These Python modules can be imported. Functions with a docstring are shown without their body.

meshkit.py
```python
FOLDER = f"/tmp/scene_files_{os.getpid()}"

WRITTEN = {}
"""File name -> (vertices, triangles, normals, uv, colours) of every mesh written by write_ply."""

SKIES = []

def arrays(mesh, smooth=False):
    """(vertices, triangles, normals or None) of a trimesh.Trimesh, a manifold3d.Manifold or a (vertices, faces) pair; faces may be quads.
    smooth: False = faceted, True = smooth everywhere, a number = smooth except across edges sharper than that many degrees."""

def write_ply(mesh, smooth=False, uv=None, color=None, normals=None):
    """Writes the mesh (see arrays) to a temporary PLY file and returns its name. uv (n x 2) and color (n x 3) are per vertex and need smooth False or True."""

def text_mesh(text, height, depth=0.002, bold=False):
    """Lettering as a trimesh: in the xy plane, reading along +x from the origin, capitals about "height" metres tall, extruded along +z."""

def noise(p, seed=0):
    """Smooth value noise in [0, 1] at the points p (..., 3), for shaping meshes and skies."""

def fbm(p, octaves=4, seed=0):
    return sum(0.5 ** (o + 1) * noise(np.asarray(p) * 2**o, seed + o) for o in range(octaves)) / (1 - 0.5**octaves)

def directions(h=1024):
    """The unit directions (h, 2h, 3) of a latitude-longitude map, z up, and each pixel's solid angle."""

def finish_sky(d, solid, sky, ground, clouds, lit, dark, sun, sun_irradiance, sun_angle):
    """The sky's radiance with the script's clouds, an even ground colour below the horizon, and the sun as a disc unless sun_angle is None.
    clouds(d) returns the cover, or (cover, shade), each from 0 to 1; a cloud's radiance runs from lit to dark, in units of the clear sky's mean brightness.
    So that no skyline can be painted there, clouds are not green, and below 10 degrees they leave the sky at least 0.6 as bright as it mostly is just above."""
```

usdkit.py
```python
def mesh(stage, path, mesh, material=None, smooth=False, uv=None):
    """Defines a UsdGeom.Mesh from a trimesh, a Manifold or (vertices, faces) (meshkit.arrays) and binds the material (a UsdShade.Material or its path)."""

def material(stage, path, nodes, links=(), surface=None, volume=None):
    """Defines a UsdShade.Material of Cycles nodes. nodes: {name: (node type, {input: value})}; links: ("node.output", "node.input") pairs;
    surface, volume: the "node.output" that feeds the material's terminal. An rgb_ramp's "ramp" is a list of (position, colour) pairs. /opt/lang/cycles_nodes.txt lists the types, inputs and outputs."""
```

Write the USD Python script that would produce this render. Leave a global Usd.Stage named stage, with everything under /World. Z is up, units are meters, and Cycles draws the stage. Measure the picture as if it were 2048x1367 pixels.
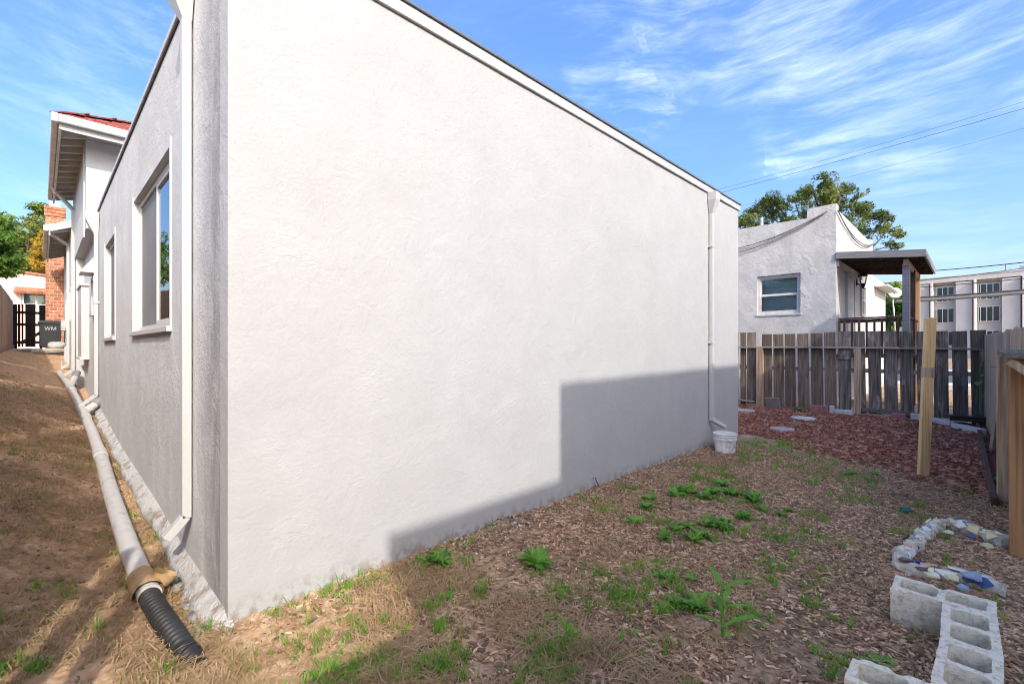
import math, random
import numpy as np
import trimesh
import manifold3d as m3
import shapely.geometry as sg
import meshkit, usdkit
from pxr import Usd, UsdGeom, UsdLux, UsdShade, Gf, Sdf, Vt

stage = Usd.Stage.CreateInMemory()
UsdGeom.SetStageUpAxis(stage, 'Z')
UsdGeom.SetStageMetersPerUnit(stage, 1.0)
UsdGeom.Xform.Define(stage, '/World')
UsdGeom.Scope.Define(stage, '/World/Looks')
random.seed(7)
RNG = np.random.default_rng(7)

# ------------------------------------------------------------------ camera
EYE = np.array([0.0, 0.0, 1.45])
YAW = math.radians(44.79)
FW = np.array([math.cos(YAW), math.sin(YAW), 0.0])
RT = np.array([math.sin(YAW), -math.cos(YAW), 0.0])
FPX, CX, HZ = 935.0, 1024.0, 696.0
cam = UsdGeom.Camera.Define(stage, '/World/camera')
cam.CreateHorizontalApertureAttr(36.0)
cam.CreateVerticalApertureAttr(36.0 * 683 / 1024)
cam.CreateFocalLengthAttr(36.0 * FPX / 2048)
cam.CreateVerticalApertureOffsetAttr(12.5 / 2048 * 36)
cam.CreateClippingRangeAttr(Gf.Vec2f(0.05, 5000))
cam.CreateExposureAttr(1.2)
cm = Gf.Matrix4d(*RT, 0, 0, 0, 1, 0, *(-FW), 0, *EYE, 1)
UsdGeom.Xformable(cam).AddTransformOp().Set(cm)

# ------------------------------------------------------------------ sun and sky
SAZ = np.array([-0.325, -0.946])
SAZ /= np.linalg.norm(SAZ)
ELEV = math.radians(35.0)
SUN = np.array([*(SAZ * math.cos(ELEV)), math.sin(ELEV)])
sun = UsdLux.DistantLight.Define(stage, '/World/sun')
sun.CreateIntensityAttr(0.5)
sun.CreateAngleAttr(0.5)
sun.CreateNormalizeAttr(True)
sun.CreateColorAttr(Gf.Vec3f(1.0, 0.93, 0.83))
zx = SUN
xx = np.cross([0, 0, 1.0], zx); xx /= np.linalg.norm(xx)
yx = np.cross(zx, xx)
UsdGeom.Xformable(sun).AddTransformOp().Set(Gf.Matrix4d(*xx, 0, *yx, 0, *zx, 0, 0, 0, 0, 1))
SKY_STRENGTH = 0.15


def skydir(px, py):
    d = FW + (px - CX) / FPX * RT + (HZ - py) / FPX * np.array([0, 0, 1.0])
    return d / np.linalg.norm(d)


def build_sky():
    n, l = {}, []
    n['sky'] = ('sky_texture', dict(sky_type='single_scattering', sun_disc=False, sun_elevation=ELEV,
                sun_rotation=math.atan2(SUN[0], SUN[1]), altitude=30.0, air_density=1.0, aerosol_density=3.5, ozone_density=2.2))
    n['tc'] = ('texture_coordinate', {})
    n['sat'] = ('hsv', dict(hue=0.507, saturation=1.25, value=0.95, fac=1.0))
    l += [('sky.color', 'sat.color')]
    # cirrus: streaky noise on the direction, gathered where the cirrus bank lies
    n['warp'] = ('noise_texture', dict(scale=2.0, detail=3.0, roughness=0.5))
    l += [('tc.generated', 'warp.vector')]
    n['wa'] = ('mix', dict(mix_type='add', fac=0.13))
    l += [('tc.generated', 'wa.color1'), ('warp.color', 'wa.color2')]
    n['mp'] = ('mapping', dict(rotation=(0.12, -0.08, 0.30), scale=(6.0, 2.6, 19.0)))
    l += [('wa.color', 'mp.vector')]
    n['n1'] = ('noise_texture', dict(scale=1.5, detail=9.0, roughness=0.66, distortion=0.25))
    l += [('mp.vector', 'n1.vector')]
    n['r1'] = ('map_range', dict(range_type='smoothstep', from_min=0.38, from_max=0.84, to_min=0.0, to_max=1.0, clamp=True))
    l += [('n1.fac', 'r1.value')]
    banks = [((1620, 30), 0.970, 0.999, 0.85), ((1900, 20), 0.972, 0.999, 0.85), ((1300, 170), 0.984, 0.9985, 0.6), ((1350, 252), 0.9972, 0.9994, 1.0), ((1410, 232), 0.9972, 0.9994, 1.0), ((1470, 214), 0.9976, 0.9995, 0.8),
             ((200, 110), 0.94, 0.995, 0.4), ((60, 230), 0.965, 0.995, 0.3), ((1980, 470), 0.97, 1.0, 0.35)]
    prev = None
    for i, ((px, py), a, b, w) in enumerate(banks):
        d = skydir(px, py)
        n[f'nm{i}'] = ('mapping', dict(mapping_type='point'))
        # dot product with the bank's direction
        n[f'sx{i}'] = ('mix', dict(mix_type='multiply', fac=1.0, color2=tuple(d)))
        l += [('wa2.color', f'sx{i}.color1')]
        n[f'sp{i}'] = ('separate_xyz', {})
        l += [(f'sx{i}.color', f'sp{i}.vector')]
        n[f'a{i}'] = ('math', dict(math_type='add'))
        n[f'b{i}'] = ('math', dict(math_type='add'))
        l += [(f'sp{i}.x', f'a{i}.value1'), (f'sp{i}.y', f'a{i}.value2'), (f'a{i}.value', f'b{i}.value1'), (f'sp{i}.z', f'b{i}.value2')]
        n[f'm{i}'] = ('map_range', dict(range_type='smoothstep', from_min=a, from_max=b, to_min=0.0, to_max=w, clamp=True))
        l += [(f'b{i}.value', f'm{i}.value')]
        del n[f'nm{i}']
        if prev:
            n[f'mx{i}'] = ('math', dict(math_type='maximum'))
            l += [(prev, f'mx{i}.value1'), (f'm{i}.result', f'mx{i}.value2')]
            prev = f'mx{i}.value'
        else:
            prev = f'm{i}.result'
    n['wn'] = ('noise_texture', dict(scale=5.0, detail=4.0))
    l += [('tc.generated', 'wn.vector')]
    n['wc'] = ('mix', dict(mix_type='subtract', fac=1.0, color2=(0.5, 0.5, 0.5)))
    l += [('wn.color', 'wc.color1')]
    n['wa2'] = ('mix', dict(mix_type='add', fac=0.10))
    l += [('tc.generated', 'wa2.color1'), ('wc.color', 'wa2.color2')]
    n['cov'] = ('math', dict(math_type='multiply'))
    l += [('r1.result', 'cov.value1'), (prev, 'cov.value2')]
    # a thin even veil all over, so the unseen sky carries the same cirrus
    n['veil'] = ('math', dict(math_type='multiply', value2=0.08))
    l += [('r1.result', 'veil.value1')]
    n['cv'] = ('math', dict(math_type='maximum'))
    l += [('cov.value', 'cv.value1'), ('veil.value', 'cv.value2')]
    n['cv2'] = ('math', dict(math_type='multiply', value2=0.60))
    l += [('cv.value', 'cv2.value1')]
    n['hz'] = ('mix', dict(mix_type='mix', fac=0.15, color2=(1.2, 2.5, 6.0)))       # thin even high haze
    n['cm'] = ('mix', dict(mix_type='mix', color2=(4.5, 5.0, 5.9)))
    l += [('cv2.value', 'cm.fac'), ('sat.color', 'hz.color1'), ('hz.color', 'cm.color1')]
    n['bg'] = ('background_shader', dict(strength=SKY_STRENGTH))
    l += [('cm.color', 'bg.color')]
    return usdkit.material(stage, '/World/Looks/sky', n, l, surface='bg.background')


dome = UsdLux.DomeLight.Define(stage, '/World/sky')
UsdShade.MaterialBindingAPI.Apply(dome.GetPrim()).Bind(build_sky())
dome.GetPrim().SetCustomDataByKey('kind', 'structure')


# ------------------------------------------------------------------ from a place in the view to a point of the world
def ray(px, py):
    return FW + (px - CX) / FPX * RT + (HZ - py) / FPX * np.array([0, 0, 1.0])


def PX(px, py, X):
    d = ray(px, py); return EYE + d * ((X - EYE[0]) / d[0])


def PY(px, py, Y):
    d = ray(px, py); return EYE + d * ((Y - EYE[1]) / d[1])


def PZ(px, py, z):
    d = ray(px, py); return EYE + d * ((z - EYE[2]) / d[2])


def PD(px, py, depth):
    return EYE + ray(px, py) * depth


XW, YW, YEND, ZTOP = 0.691, 2.777, 10.75, 3.81      # the annex: side wall, front wall, far end, roof edge
YS = np.array([-6, 0, 2.8, 4, 7.4, 9.7, 14, 17, 19.5, 21, 24, 60.])
Z0 = np.array([0, 0, -.03, -.05, .12, .30, .55, .75, 1.15, 1.38, 1.43, 1.43])
YF = np.array([-6, 0, 3, 6, 10, 16, 20, 24, 60.])
ZF = np.array([.05, .08, .25, .6, 1.0, 1.34, 1.40, 1.43, 1.43])


def terrain(x, y, rough=True):
    x, y = np.asarray(x, float), np.asarray(y, float)
    z0, zf = np.interp(y, YS, Z0), np.interp(y, YF, ZF)
    t = np.clip((0.55 - x) / 1.22, 0, 1)
    left = z0 + (zf - z0) * t ** 1.1
    fade = np.clip((x - 0.75) / 2.2, 0, 1)
    fade = fade * fade * (3 - 2 * fade)
    z = left * (1 - fade)
    p = np.stack([x, y, np.zeros_like(x)], -1)
    lip = np.clip((y - 2.45) / 0.33, 0, 1) * np.clip((3.2 - y) / 0.2, 0, 1) * np.clip((x - 0.5) / 0.3, 0, 1) * np.clip((8.1 - x) / 0.3, 0, 1)
    z = z + 0.045 * lip * lip * (0.3 + 1.1 * meshkit.fbm(p * 3.0, 3, 13))
    if rough:
        z = z + 0.035 * (meshkit.fbm(p * 1.3, 3, 3) - 0.5) + 0.018 * (meshkit.fbm(p * 7.0, 3, 9) - 0.5)
    return z


def GR(px, py, dz=0.0):
    d = ray(px, py)
    t = np.linspace(1.0, 40, 6000)
    q = EYE[None] + d[None] * t[:, None]
    below = q[:, 2] < terrain(q[:, 0], q[:, 1]) + dz
    i = int(np.argmax(below)) if below.any() else len(t) - 1
    return q[i]


# ------------------------------------------------------------------ prims
NAMES, BASE = {}, {}


def fresh(parent, name):
    k = (parent, name)
    i = NAMES.get(k, -1) + 1
    NAMES[k] = i
    return f'{parent}/{name}' if i == 0 else f'{parent}/{name}_{i:03d}'


def tag(prim, label=None, cat=None, group=None, kind=None):
    for k, v in (('label', label), ('category', cat), ('group', group), ('kind', kind)):
        if v:
            prim.SetCustomDataByKey(k, v)
    return prim


def thing(name, label, cat, loc=(0, 0, 0), group=None):
    path = fresh('/World', name)
    x = UsdGeom.Xform.Define(stage, path)
    x.AddTranslateOp().Set(Gf.Vec3d(*map(float, loc)))
    BASE[path] = np.array(loc, float)
    tag(x.GetPrim(), label, cat, group)
    return path


def part(parent, name, mesh, mat, smooth=False, label=None, kind=None):
    path = fresh(parent, name)
    base = BASE[parent]
    v, f = vf(mesh)
    usdkit.mesh(stage, path, (v - base, f), mat, smooth)
    BASE[path] = base
    if label or kind:
        tag(stage.GetPrimAtPath(path), label, None, None, kind)
    return path


def solo(name, mesh, mat, label=None, cat=None, group=None, kind=None, smooth=False):
    path = fresh('/World', name)
    usdkit.mesh(stage, path, vf(mesh), mat, smooth)
    tag(stage.GetPrimAtPath(path), label, cat, group, kind)
    BASE[path] = np.zeros(3)
    return path


# ------------------------------------------------------------------ shapes
def vf(m):
    if isinstance(m, MB):
        return m.arrays()
    if hasattr(m, 'to_mesh'):
        q = m.to_mesh()
        return np.array(q.vert_properties[:, :3], float), np.array(q.tri_verts, int)
    if hasattr(m, 'vertices'):
        return np.array(m.vertices, float), np.array(m.faces, int)
    v, f = np.asarray(m[0], float), np.asarray(m[1], int)
    if f.shape[1] == 4:
        f = np.vstack([f[:, [0, 1, 2]], f[:, [0, 2, 3]]])
    return v, f


class MB:
    def __init__(self):
        self.v, self.f, self.n = [], [], 0

    def add(self, m):
        v, f = vf(m)
        self.v.append(v); self.f.append(f + self.n); self.n += len(v)
        return self

    def arrays(self):
        return np.vstack(self.v), np.vstack(self.f)


UNIT = np.array([[x, y, z] for x in (-.5, .5) for y in (-.5, .5) for z in (-.5, .5)], float)
BOXF = np.array([[0, 1, 3], [0, 3, 2], [4, 6, 7], [4, 7, 5], [0, 4, 5], [0, 5, 1], [2, 3, 7], [2, 7, 6], [0, 2, 6], [0, 6, 4], [1, 5, 7], [1, 7, 3]])


def box(x0, x1, y0, y1, z0, z1):
    c = np.array([(x0 + x1) / 2, (y0 + y1) / 2, (z0 + z1) / 2]); s = np.abs([x1 - x0, y1 - y0, z1 - z0])
    return UNIT * s + c, BOXF


def bbox(x0, x1, y0, y1, z0, z1, b=0.004):
    """A box with chamfered edges."""
    lo, hi = np.minimum([x0, y0, z0], [x1, y1, z1]), np.maximum([x0, y0, z0], [x1, y1, z1])
    b = min(b, (hi - lo).min() * 0.3)
    pts = []
    for i in range(8):
        c = np.array([hi[k] if i >> k & 1 else lo[k] for k in range(3)])
        s = np.array([-1 if i >> k & 1 else 1 for k in range(3)])
        for k in range(3):
            o = s * b; o[k] = 0
            pts.append(c + o)
    return vf(trimesh.convex.convex_hull(np.array(pts)))


def xf(mesh, M):
    v, f = vf(mesh)
    v = v @ M[:3, :3].T + M[:3, 3]
    if np.linalg.det(M[:3, :3]) < 0:
        f = f[:, ::-1]
    return v, f


def turn(mesh, ang, axis, about):
    return xf(mesh, trimesh.transformations.rotation_matrix(ang, axis, about))


def move(mesh, d):
    v, f = vf(mesh); return v + np.asarray(d, float), f


def beam(p0, p1, w, h, up=(0, 0, 1), b=0.0):
    """A bar of section w (sideways) by h (upwards) from p0 to p1."""
    p0, p1 = np.asarray(p0, float), np.asarray(p1, float)
    a = p1 - p0; L = np.linalg.norm(a); a /= L
    s = np.cross(np.asarray(up, float), a); s /= np.linalg.norm(s)
    u = np.cross(a, s)
    M = np.eye(4); M[:3, 0], M[:3, 1], M[:3, 2], M[:3, 3] = a, s, u, (p0 + p1) / 2
    m = bbox(-L / 2, L / 2, -w / 2, w / 2, -h / 2, h / 2, b) if b else box(-L / 2, L / 2, -w / 2, w / 2, -h / 2, h / 2)
    return xf(m, M)


def tube(points, r, sides=10, caps=True):
    p = np.asarray(points, float)
    r = np.broadcast_to(r, (len(p),)).astype(float)
    t = np.gradient(p, axis=0); t /= np.linalg.norm(t, axis=1, keepdims=True) + 1e-12
    a = np.cross(t, [0, 0, 1.0])
    bad = np.linalg.norm(a, axis=1) < 0.15
    a[bad] = np.cross(t[bad], [1.0, 0.13, 0])
    a /= np.linalg.norm(a, axis=1, keepdims=True)
    for i in range(1, len(p)):
        if a[i] @ a[i - 1] < 0:
            a[i] *= -1
    b = np.cross(t, a)
    ang = np.arange(sides) * 2 * np.pi / sides
    v = p[:, None] + r[:, None, None] * (np.cos(ang)[None, :, None] * a[:, None] + np.sin(ang)[None, :, None] * b[:, None])
    i, j = np.meshgrid(np.arange(len(p) - 1), np.arange(sides), indexing='ij')
    q = np.stack([i * sides + j, i * sides + (j + 1) % sides, (i + 1) * sides + (j + 1) % sides, (i + 1) * sides + j], -1).reshape(-1, 4)
    f = np.vstack([q[:, [0, 2, 1]], q[:, [0, 3, 2]]])
    v = v.reshape(-1, 3)
    if caps:
        n = len(v)
        v = np.vstack([v, p[0], p[-1]])
        k = np.arange(sides)
        f = np.vstack([f, np.stack([np.full(sides, n), k, (k + 1) % sides], 1), np.stack([np.full(sides, n + 1), n - sides + (k + 1) % sides, n - sides + k], 1)])
    m = trimesh.Trimesh(v, f, process=False)
    if caps and m.volume < 0:
        f = f[:, ::-1]
    return v, f


def prism(poly, z0, z1):
    """A shapely polygon stood up from z0 to z1."""
    m = trimesh.creation.extrude_polygon(poly, z1 - z0, engine='earcut')
    return move(m, (0, 0, z0))


def wallX(poly, x0, x1):
    """A polygon in (y, z) made a wall between x0 and x1."""
    v, f = vf(trimesh.creation.extrude_polygon(poly, abs(x1 - x0), engine='earcut'))
    w = np.stack([v[:, 2] + min(x0, x1), v[:, 0], v[:, 1]], 1)
    return w, f


def wallY(poly, y0, y1):
    v, f = vf(trimesh.creation.extrude_polygon(poly, abs(y1 - y0), engine='earcut'))
    w = np.stack([v[:, 0], max(y0, y1) - v[:, 2], v[:, 1]], 1)
    return w, f


def lathe(profile, sides=32, centre=(0, 0, 0)):
    p = np.array(profile, float)
    ang = np.arange(sides) * 2 * np.pi / sides
    v = np.stack([p[:, None, 0] * np.cos(ang), p[:, None, 0] * np.sin(ang), np.broadcast_to(p[:, None, 1], (len(p), sides))], -1).reshape(-1, 3)
    i, j = np.meshgrid(np.arange(len(p) - 1), np.arange(sides), indexing='ij')
    q = np.stack([i * sides + j, i * sides + (j + 1) % sides, (i + 1) * sides + (j + 1) % sides, (i + 1) * sides + j], -1).reshape(-1, 4)
    return v + np.asarray(centre, float), np.vstack([q[:, [0, 1, 2]], q[:, [0, 2, 3]]])


def roughen(mesh, amp, freq, seed=0, edge=None):
    """Subdivides and pushes the surface about, for stone and broken concrete."""
    v, f = vf(mesh)
    m = trimesh.Trimesh(v, f, process=True)
    if edge:
        v, f = trimesh.remesh.subdivide_to_size(m.vertices, m.faces, edge)
        m = trimesh.Trimesh(v, f, process=True)
    v = np.array(m.vertices)
    d = np.stack([meshkit.fbm(v * freq, 3, seed + k) - 0.5 for k in (1, 12, 23)], -1)
    return v + d * 2 * amp, np.array(m.faces)


# ------------------------------------------------------------------ materials
def M(name, cols, scale=(4, 4, 4), detail=5.0, rough=0.8, bump=None, rand=0.0, noise_rough=0.55, spec=0.3, extra=None, metallic=0.0, distortion=0.0, space='position'):
    n, l = {}, []
    if space == 'position':
        n['g'] = ('geometry', {}); src = 'g.position'
    else:
        n['g'] = ('texture_coordinate', {}); src = 'g.object'
    n['mp'] = ('mapping', dict(scale=scale))
    l += [(src, 'mp.vector')]
    n['n'] = ('noise_texture', dict(scale=1.0, detail=detail, roughness=noise_rough, distortion=distortion))
    if rand:
        n['oi'] = ('object_info', {})
        n['om'] = ('math', dict(math_type='multiply', value2=37.0))
        n['cx'] = ('combine_xyz', {})
        n['va'] = ('mix', dict(mix_type='add', fac=1.0))
        l += [('oi.random', 'om.value1'), ('om.value', 'cx.x'), ('om.value', 'cx.z'), ('mp.vector', 'va.color1'), ('cx.vector', 'va.color2'), ('va.color', 'n.vector')]
    else:
        l += [('mp.vector', 'n.vector')]
    n['r'] = ('rgb_ramp', {'ramp': cols if np.ndim(cols[0][-1]) else [(0.3 + 0.4 * i / max(1, len(cols) - 1), c) for i, c in enumerate(cols)]})
    l += [('n.fac', 'r.fac')]
    col = 'r.color'
    if extra:
        col = extra(n, l, col)
    if rand:
        n['mr'] = ('map_range', dict(from_min=0.0, from_max=1.0, to_min=1 - rand, to_max=1 + rand))
        n['hs'] = ('hsv', dict(fac=1.0))
        l += [('oi.random', 'mr.value'), ('mr.result', 'hs.value'), (col, 'hs.color')]
        col = 'hs.color'
    n['p'] = ('principled_bsdf', dict(roughness=rough, specular_ior_level=spec, metallic=metallic))
    l += [(col, 'p.base_color')]
    if bump:
        bs, bd = bump
        n['bn'] = ('noise_texture', dict(scale=1.0, detail=6.0, roughness=0.6))
        n['bm'] = ('mapping', dict(scale=bs if np.ndim(bs) else (bs, bs, bs)))
        n['b'] = ('bump', dict(distance=bd, strength=1.0))
        l += [(src, 'bm.vector'), ('bm.vector', 'bn.vector'), ('bn.fac', 'b.height'), ('b.normal', 'p.normal')]
    return usdkit.material(stage, f'/World/Looks/{name}', n, l, surface='p.BSDF')


def stucco(name, base, mottle, d1=0.012, d2=0.006, d3=0.0022, overlay=None, strokes=0.004, f1=1.6, f2=7.0, f3=46.0):
    n, l = {}, []
    n['g'] = ('geometry', {})
    for k, (sc, det, dist, rgh) in dict(a=(f1, 3.0, 0.3, 0.5), b=(f2, 4.0, 1.4, 0.55), c=(f3, 3.0, 0.2, 0.6), e=(2.2, 4.0, 0.4, 0.6)).items():
        n[k] = ('noise_texture', dict(scale=sc, detail=det, distortion=dist, roughness=rgh))
        l += [('g.position', k + '.vector')]
    # trowel strokes: swirled thin ridges that come and go
    n['sw'] = ('noise_texture', dict(scale=3.2, detail=2.0, distortion=4.5, roughness=0.4))
    n['smap'] = ('mapping', dict(scale=(2.2, 2.2, 5.5), rotation=(0.5, 0.5, 0)))
    l += [('g.position', 'smap.vector'), ('smap.vector', 'sw.vector')]
    n['sm'] = ('map_range', dict(range_type='smoothstep', from_min=0.5, from_max=0.68, to_min=0.0, to_max=1.0, clamp=True))
    l += [('e.fac', 'sm.value')]
    n['sv'] = ('math', dict(math_type='multiply'))
    l += [('sw.fac', 'sv.value1'), ('sm.result', 'sv.value2')]
    terms = [('a.fac', d1), ('b.fac', d2), ('c.fac', d3), ('sv.value', strokes)]
    prev = None
    for i, (src, w) in enumerate(terms):
        n[f't{i}'] = ('math', dict(math_type='multiply_add', value2=w / 0.01, value3=0.0))
        l += [(src, f't{i}.value1')]
        if prev:
            l += [(prev, f't{i}.value3')]
        prev = f't{i}.value'
    n['bp'] = ('bump', dict(distance=0.01, strength=1.0))
    l += [(prev, 'bp.height')]
    n['r'] = ('rgb_ramp', {'ramp': [(0.3, tuple(np.array(base) * (1 - mottle))), (0.6, base), (0.75, tuple(np.minimum(np.array(base) * (1 + mottle * 0.5), 0.9)))]})
    l += [('e.fac', 'r.fac')]
    col = 'r.color'
    if overlay:
        col = overlay(n, l, col)
    n['p'] = ('principled_bsdf', dict(roughness=0.75, specular_ior_level=0.25))
    l += [(col, 'p.base_color'), ('bp.normal', 'p.normal')]
    return usdkit.material(stage, f'/World/Looks/{name}', n, l, surface='p.BSDF')


def drips(color, zfrom, zto, amount, sx=3.0, sz=0.35, lo=0.5, hi=0.72):
    """Weather stains of their own shape, running down between two heights."""
    def f(n, l, col):
        n['dm'] = ('mapping', dict(scale=(sx, sx, sz)))
        n['dn'] = ('noise_texture', dict(scale=1.0, detail=6.0, roughness=0.62))
        n['dr'] = ('map_range', dict(range_type='smoothstep', from_min=lo, from_max=hi, to_min=0.0, to_max=amount, clamp=True))
        n['dz'] = ('separate_xyz', {})
        n['dh'] = ('map_range', dict(range_type='smoothstep', from_min=zfrom, from_max=zto, to_min=0.0, to_max=1.0, clamp=True))
        n['dx'] = ('math', dict(math_type='multiply'))
        n['dc'] = ('mix', dict(mix_type='mix', color2=color))
        l.extend([('g.position', 'dm.vector'), ('dm.vector', 'dn.vector'), ('dn.fac', 'dr.value'), ('g.position', 'dz.vector'), ('dz.z', 'dh.value'),
                  ('dr.result', 'dx.value1'), ('dh.result', 'dx.value2'), ('dx.value', 'dc.fac'), (col, 'dc.color1')])
        return 'dc.color'
    return f


def leafmat(name, cols, scale=3.0, trans=0.42, rand=0.25, rough=0.55):
    n = {'g': ('geometry', {}), 'n': ('noise_texture', dict(scale=scale, detail=3.0)), 'r': ('rgb_ramp', {'ramp': [(0.3 + 0.4 * i / max(1, len(cols) - 1), c) for i, c in enumerate(cols)]}),
         'mr': ('map_range', dict(from_min=0.0, from_max=1.0, to_min=1 - rand, to_max=1 + rand)), 'hs': ('hsv', dict(fac=1.0)),
         'p': ('principled_bsdf', dict(roughness=rough, specular_ior_level=0.3)), 't': ('translucent_bsdf', {}), 'm': ('mix_closure', dict(fac=trans))}
    l = [('g.position', 'n.vector'), ('n.fac', 'r.fac'), ('g.random_per_island', 'mr.value'), ('mr.result', 'hs.value'), ('r.color', 'hs.color'),
         ('hs.color', 'p.base_color'), ('hs.color', 't.color'), ('p.BSDF', 'm.closure1'), ('t.BSDF', 'm.closure2')]
    return usdkit.material(stage, f'/World/Looks/{name}', n, l, surface='m.closure')


def glassmat(name, tint=(0.85, 0.92, 0.92), ior=1.6):
    n = {'t': ('transparent_bsdf', dict(color=tint)), 'g': ('glossy_bsdf', dict(color=(1, 1, 1), roughness=0.01)), 'f': ('fresnel', dict(IOR=ior)), 'm': ('mix_closure', {})}
    return usdkit.material(stage, f'/World/Looks/{name}', n, [('f.fac', 'm.fac'), ('t.BSDF', 'm.closure1'), ('g.BSDF', 'm.closure2')], surface='m.closure')


def wood(name, cols, grain=(38, 38, 1.6), rough=0.85, rand=0.25, bump=0.002, blotch=None, axis='z'):
    g = dict(z=grain, x=(grain[2], grain[0], grain[1]), y=(grain[0], grain[2], grain[1]))[axis]

    def ex(n, l, col):
        if not blotch:
            return col
        bc, lo, hi, amt = blotch
        n['km'] = ('mapping', dict(scale=(4.5, 4.5, 1.6) if axis == 'z' else (2, 2, 2)))
        n['kn'] = ('noise_texture', dict(scale=1.0, detail=6.0, roughness=0.65))
        n['kr'] = ('map_range', dict(range_type='smoothstep', from_min=lo, from_max=hi, to_min=0.0, to_max=amt, clamp=True))
        n['kc'] = ('mix', dict(mix_type='mix', color2=bc))
        l.extend([('g.position', 'km.vector'), ('km.vector', 'kn.vector'), ('kn.fac', 'kr.value'), ('kr.result', 'kc.fac'), (col, 'kc.color1')])
        return 'kc.color'
    return M(name, cols, scale=g, detail=6.0, rough=rough, bump=(g, bump), rand=rand, extra=ex, spec=0.2)


def wall_wear(n, l, col):
    """Soil splashed on the foot of the wall, and faint runs under the roof edge."""
    col = drips((0.20, 0.155, 0.115), 0.16, 0.0, 0.75, sx=14.0, sz=10.0, lo=0.42, hi=0.62)(n, l, col)
    n['rm'] = ('mapping', dict(scale=(5.0, 5.0, 0.22)))
    n['rn'] = ('noise_texture', dict(scale=1.0, detail=6.0, roughness=0.65))
    n['rr'] = ('map_range', dict(range_type='smoothstep', from_min=0.54, from_max=0.74, to_min=0.0, to_max=0.20, clamp=True))
    n['rh'] = ('map_range', dict(range_type='smoothstep', from_min=2.2, from_max=3.8, to_min=0.25, to_max=1.0, clamp=True))
    n['rx'] = ('math', dict(math_type='multiply'))
    n['rc'] = ('mix', dict(mix_type='mix', color2=(0.33, 0.33, 0.325)))
    l.extend([('g.position', 'rm.vector'), ('rm.vector', 'rn.vector'), ('rn.fac', 'rr.value'), ('dz.z', 'rh.value'), ('rr.result', 'rx.value1'), ('rh.result', 'rx.value2'), ('rx.value', 'rc.fac'), (col, 'rc.color1')])
    return 'rc.color'


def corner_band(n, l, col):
    """A darker, mottled strip of the side wall between the leader and the corner, and pale runs elsewhere."""
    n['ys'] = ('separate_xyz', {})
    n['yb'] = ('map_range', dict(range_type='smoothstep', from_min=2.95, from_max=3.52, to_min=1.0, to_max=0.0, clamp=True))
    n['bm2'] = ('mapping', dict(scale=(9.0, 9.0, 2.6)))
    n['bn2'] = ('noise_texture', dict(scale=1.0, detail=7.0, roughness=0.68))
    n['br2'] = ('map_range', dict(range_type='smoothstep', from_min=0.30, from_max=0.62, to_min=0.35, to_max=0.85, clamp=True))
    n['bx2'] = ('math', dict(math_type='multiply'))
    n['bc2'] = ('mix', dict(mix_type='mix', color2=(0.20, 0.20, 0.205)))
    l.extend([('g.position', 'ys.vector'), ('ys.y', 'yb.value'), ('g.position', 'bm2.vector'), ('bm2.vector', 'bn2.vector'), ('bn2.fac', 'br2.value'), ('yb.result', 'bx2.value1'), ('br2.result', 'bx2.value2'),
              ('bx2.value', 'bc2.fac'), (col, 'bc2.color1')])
    return drips((0.62, 0.62, 0.61), 3.6, 0.2, 0.6, sx=2.6, sz=0.25, lo=0.5, hi=0.7)(n, l, 'bc2.color')


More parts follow.
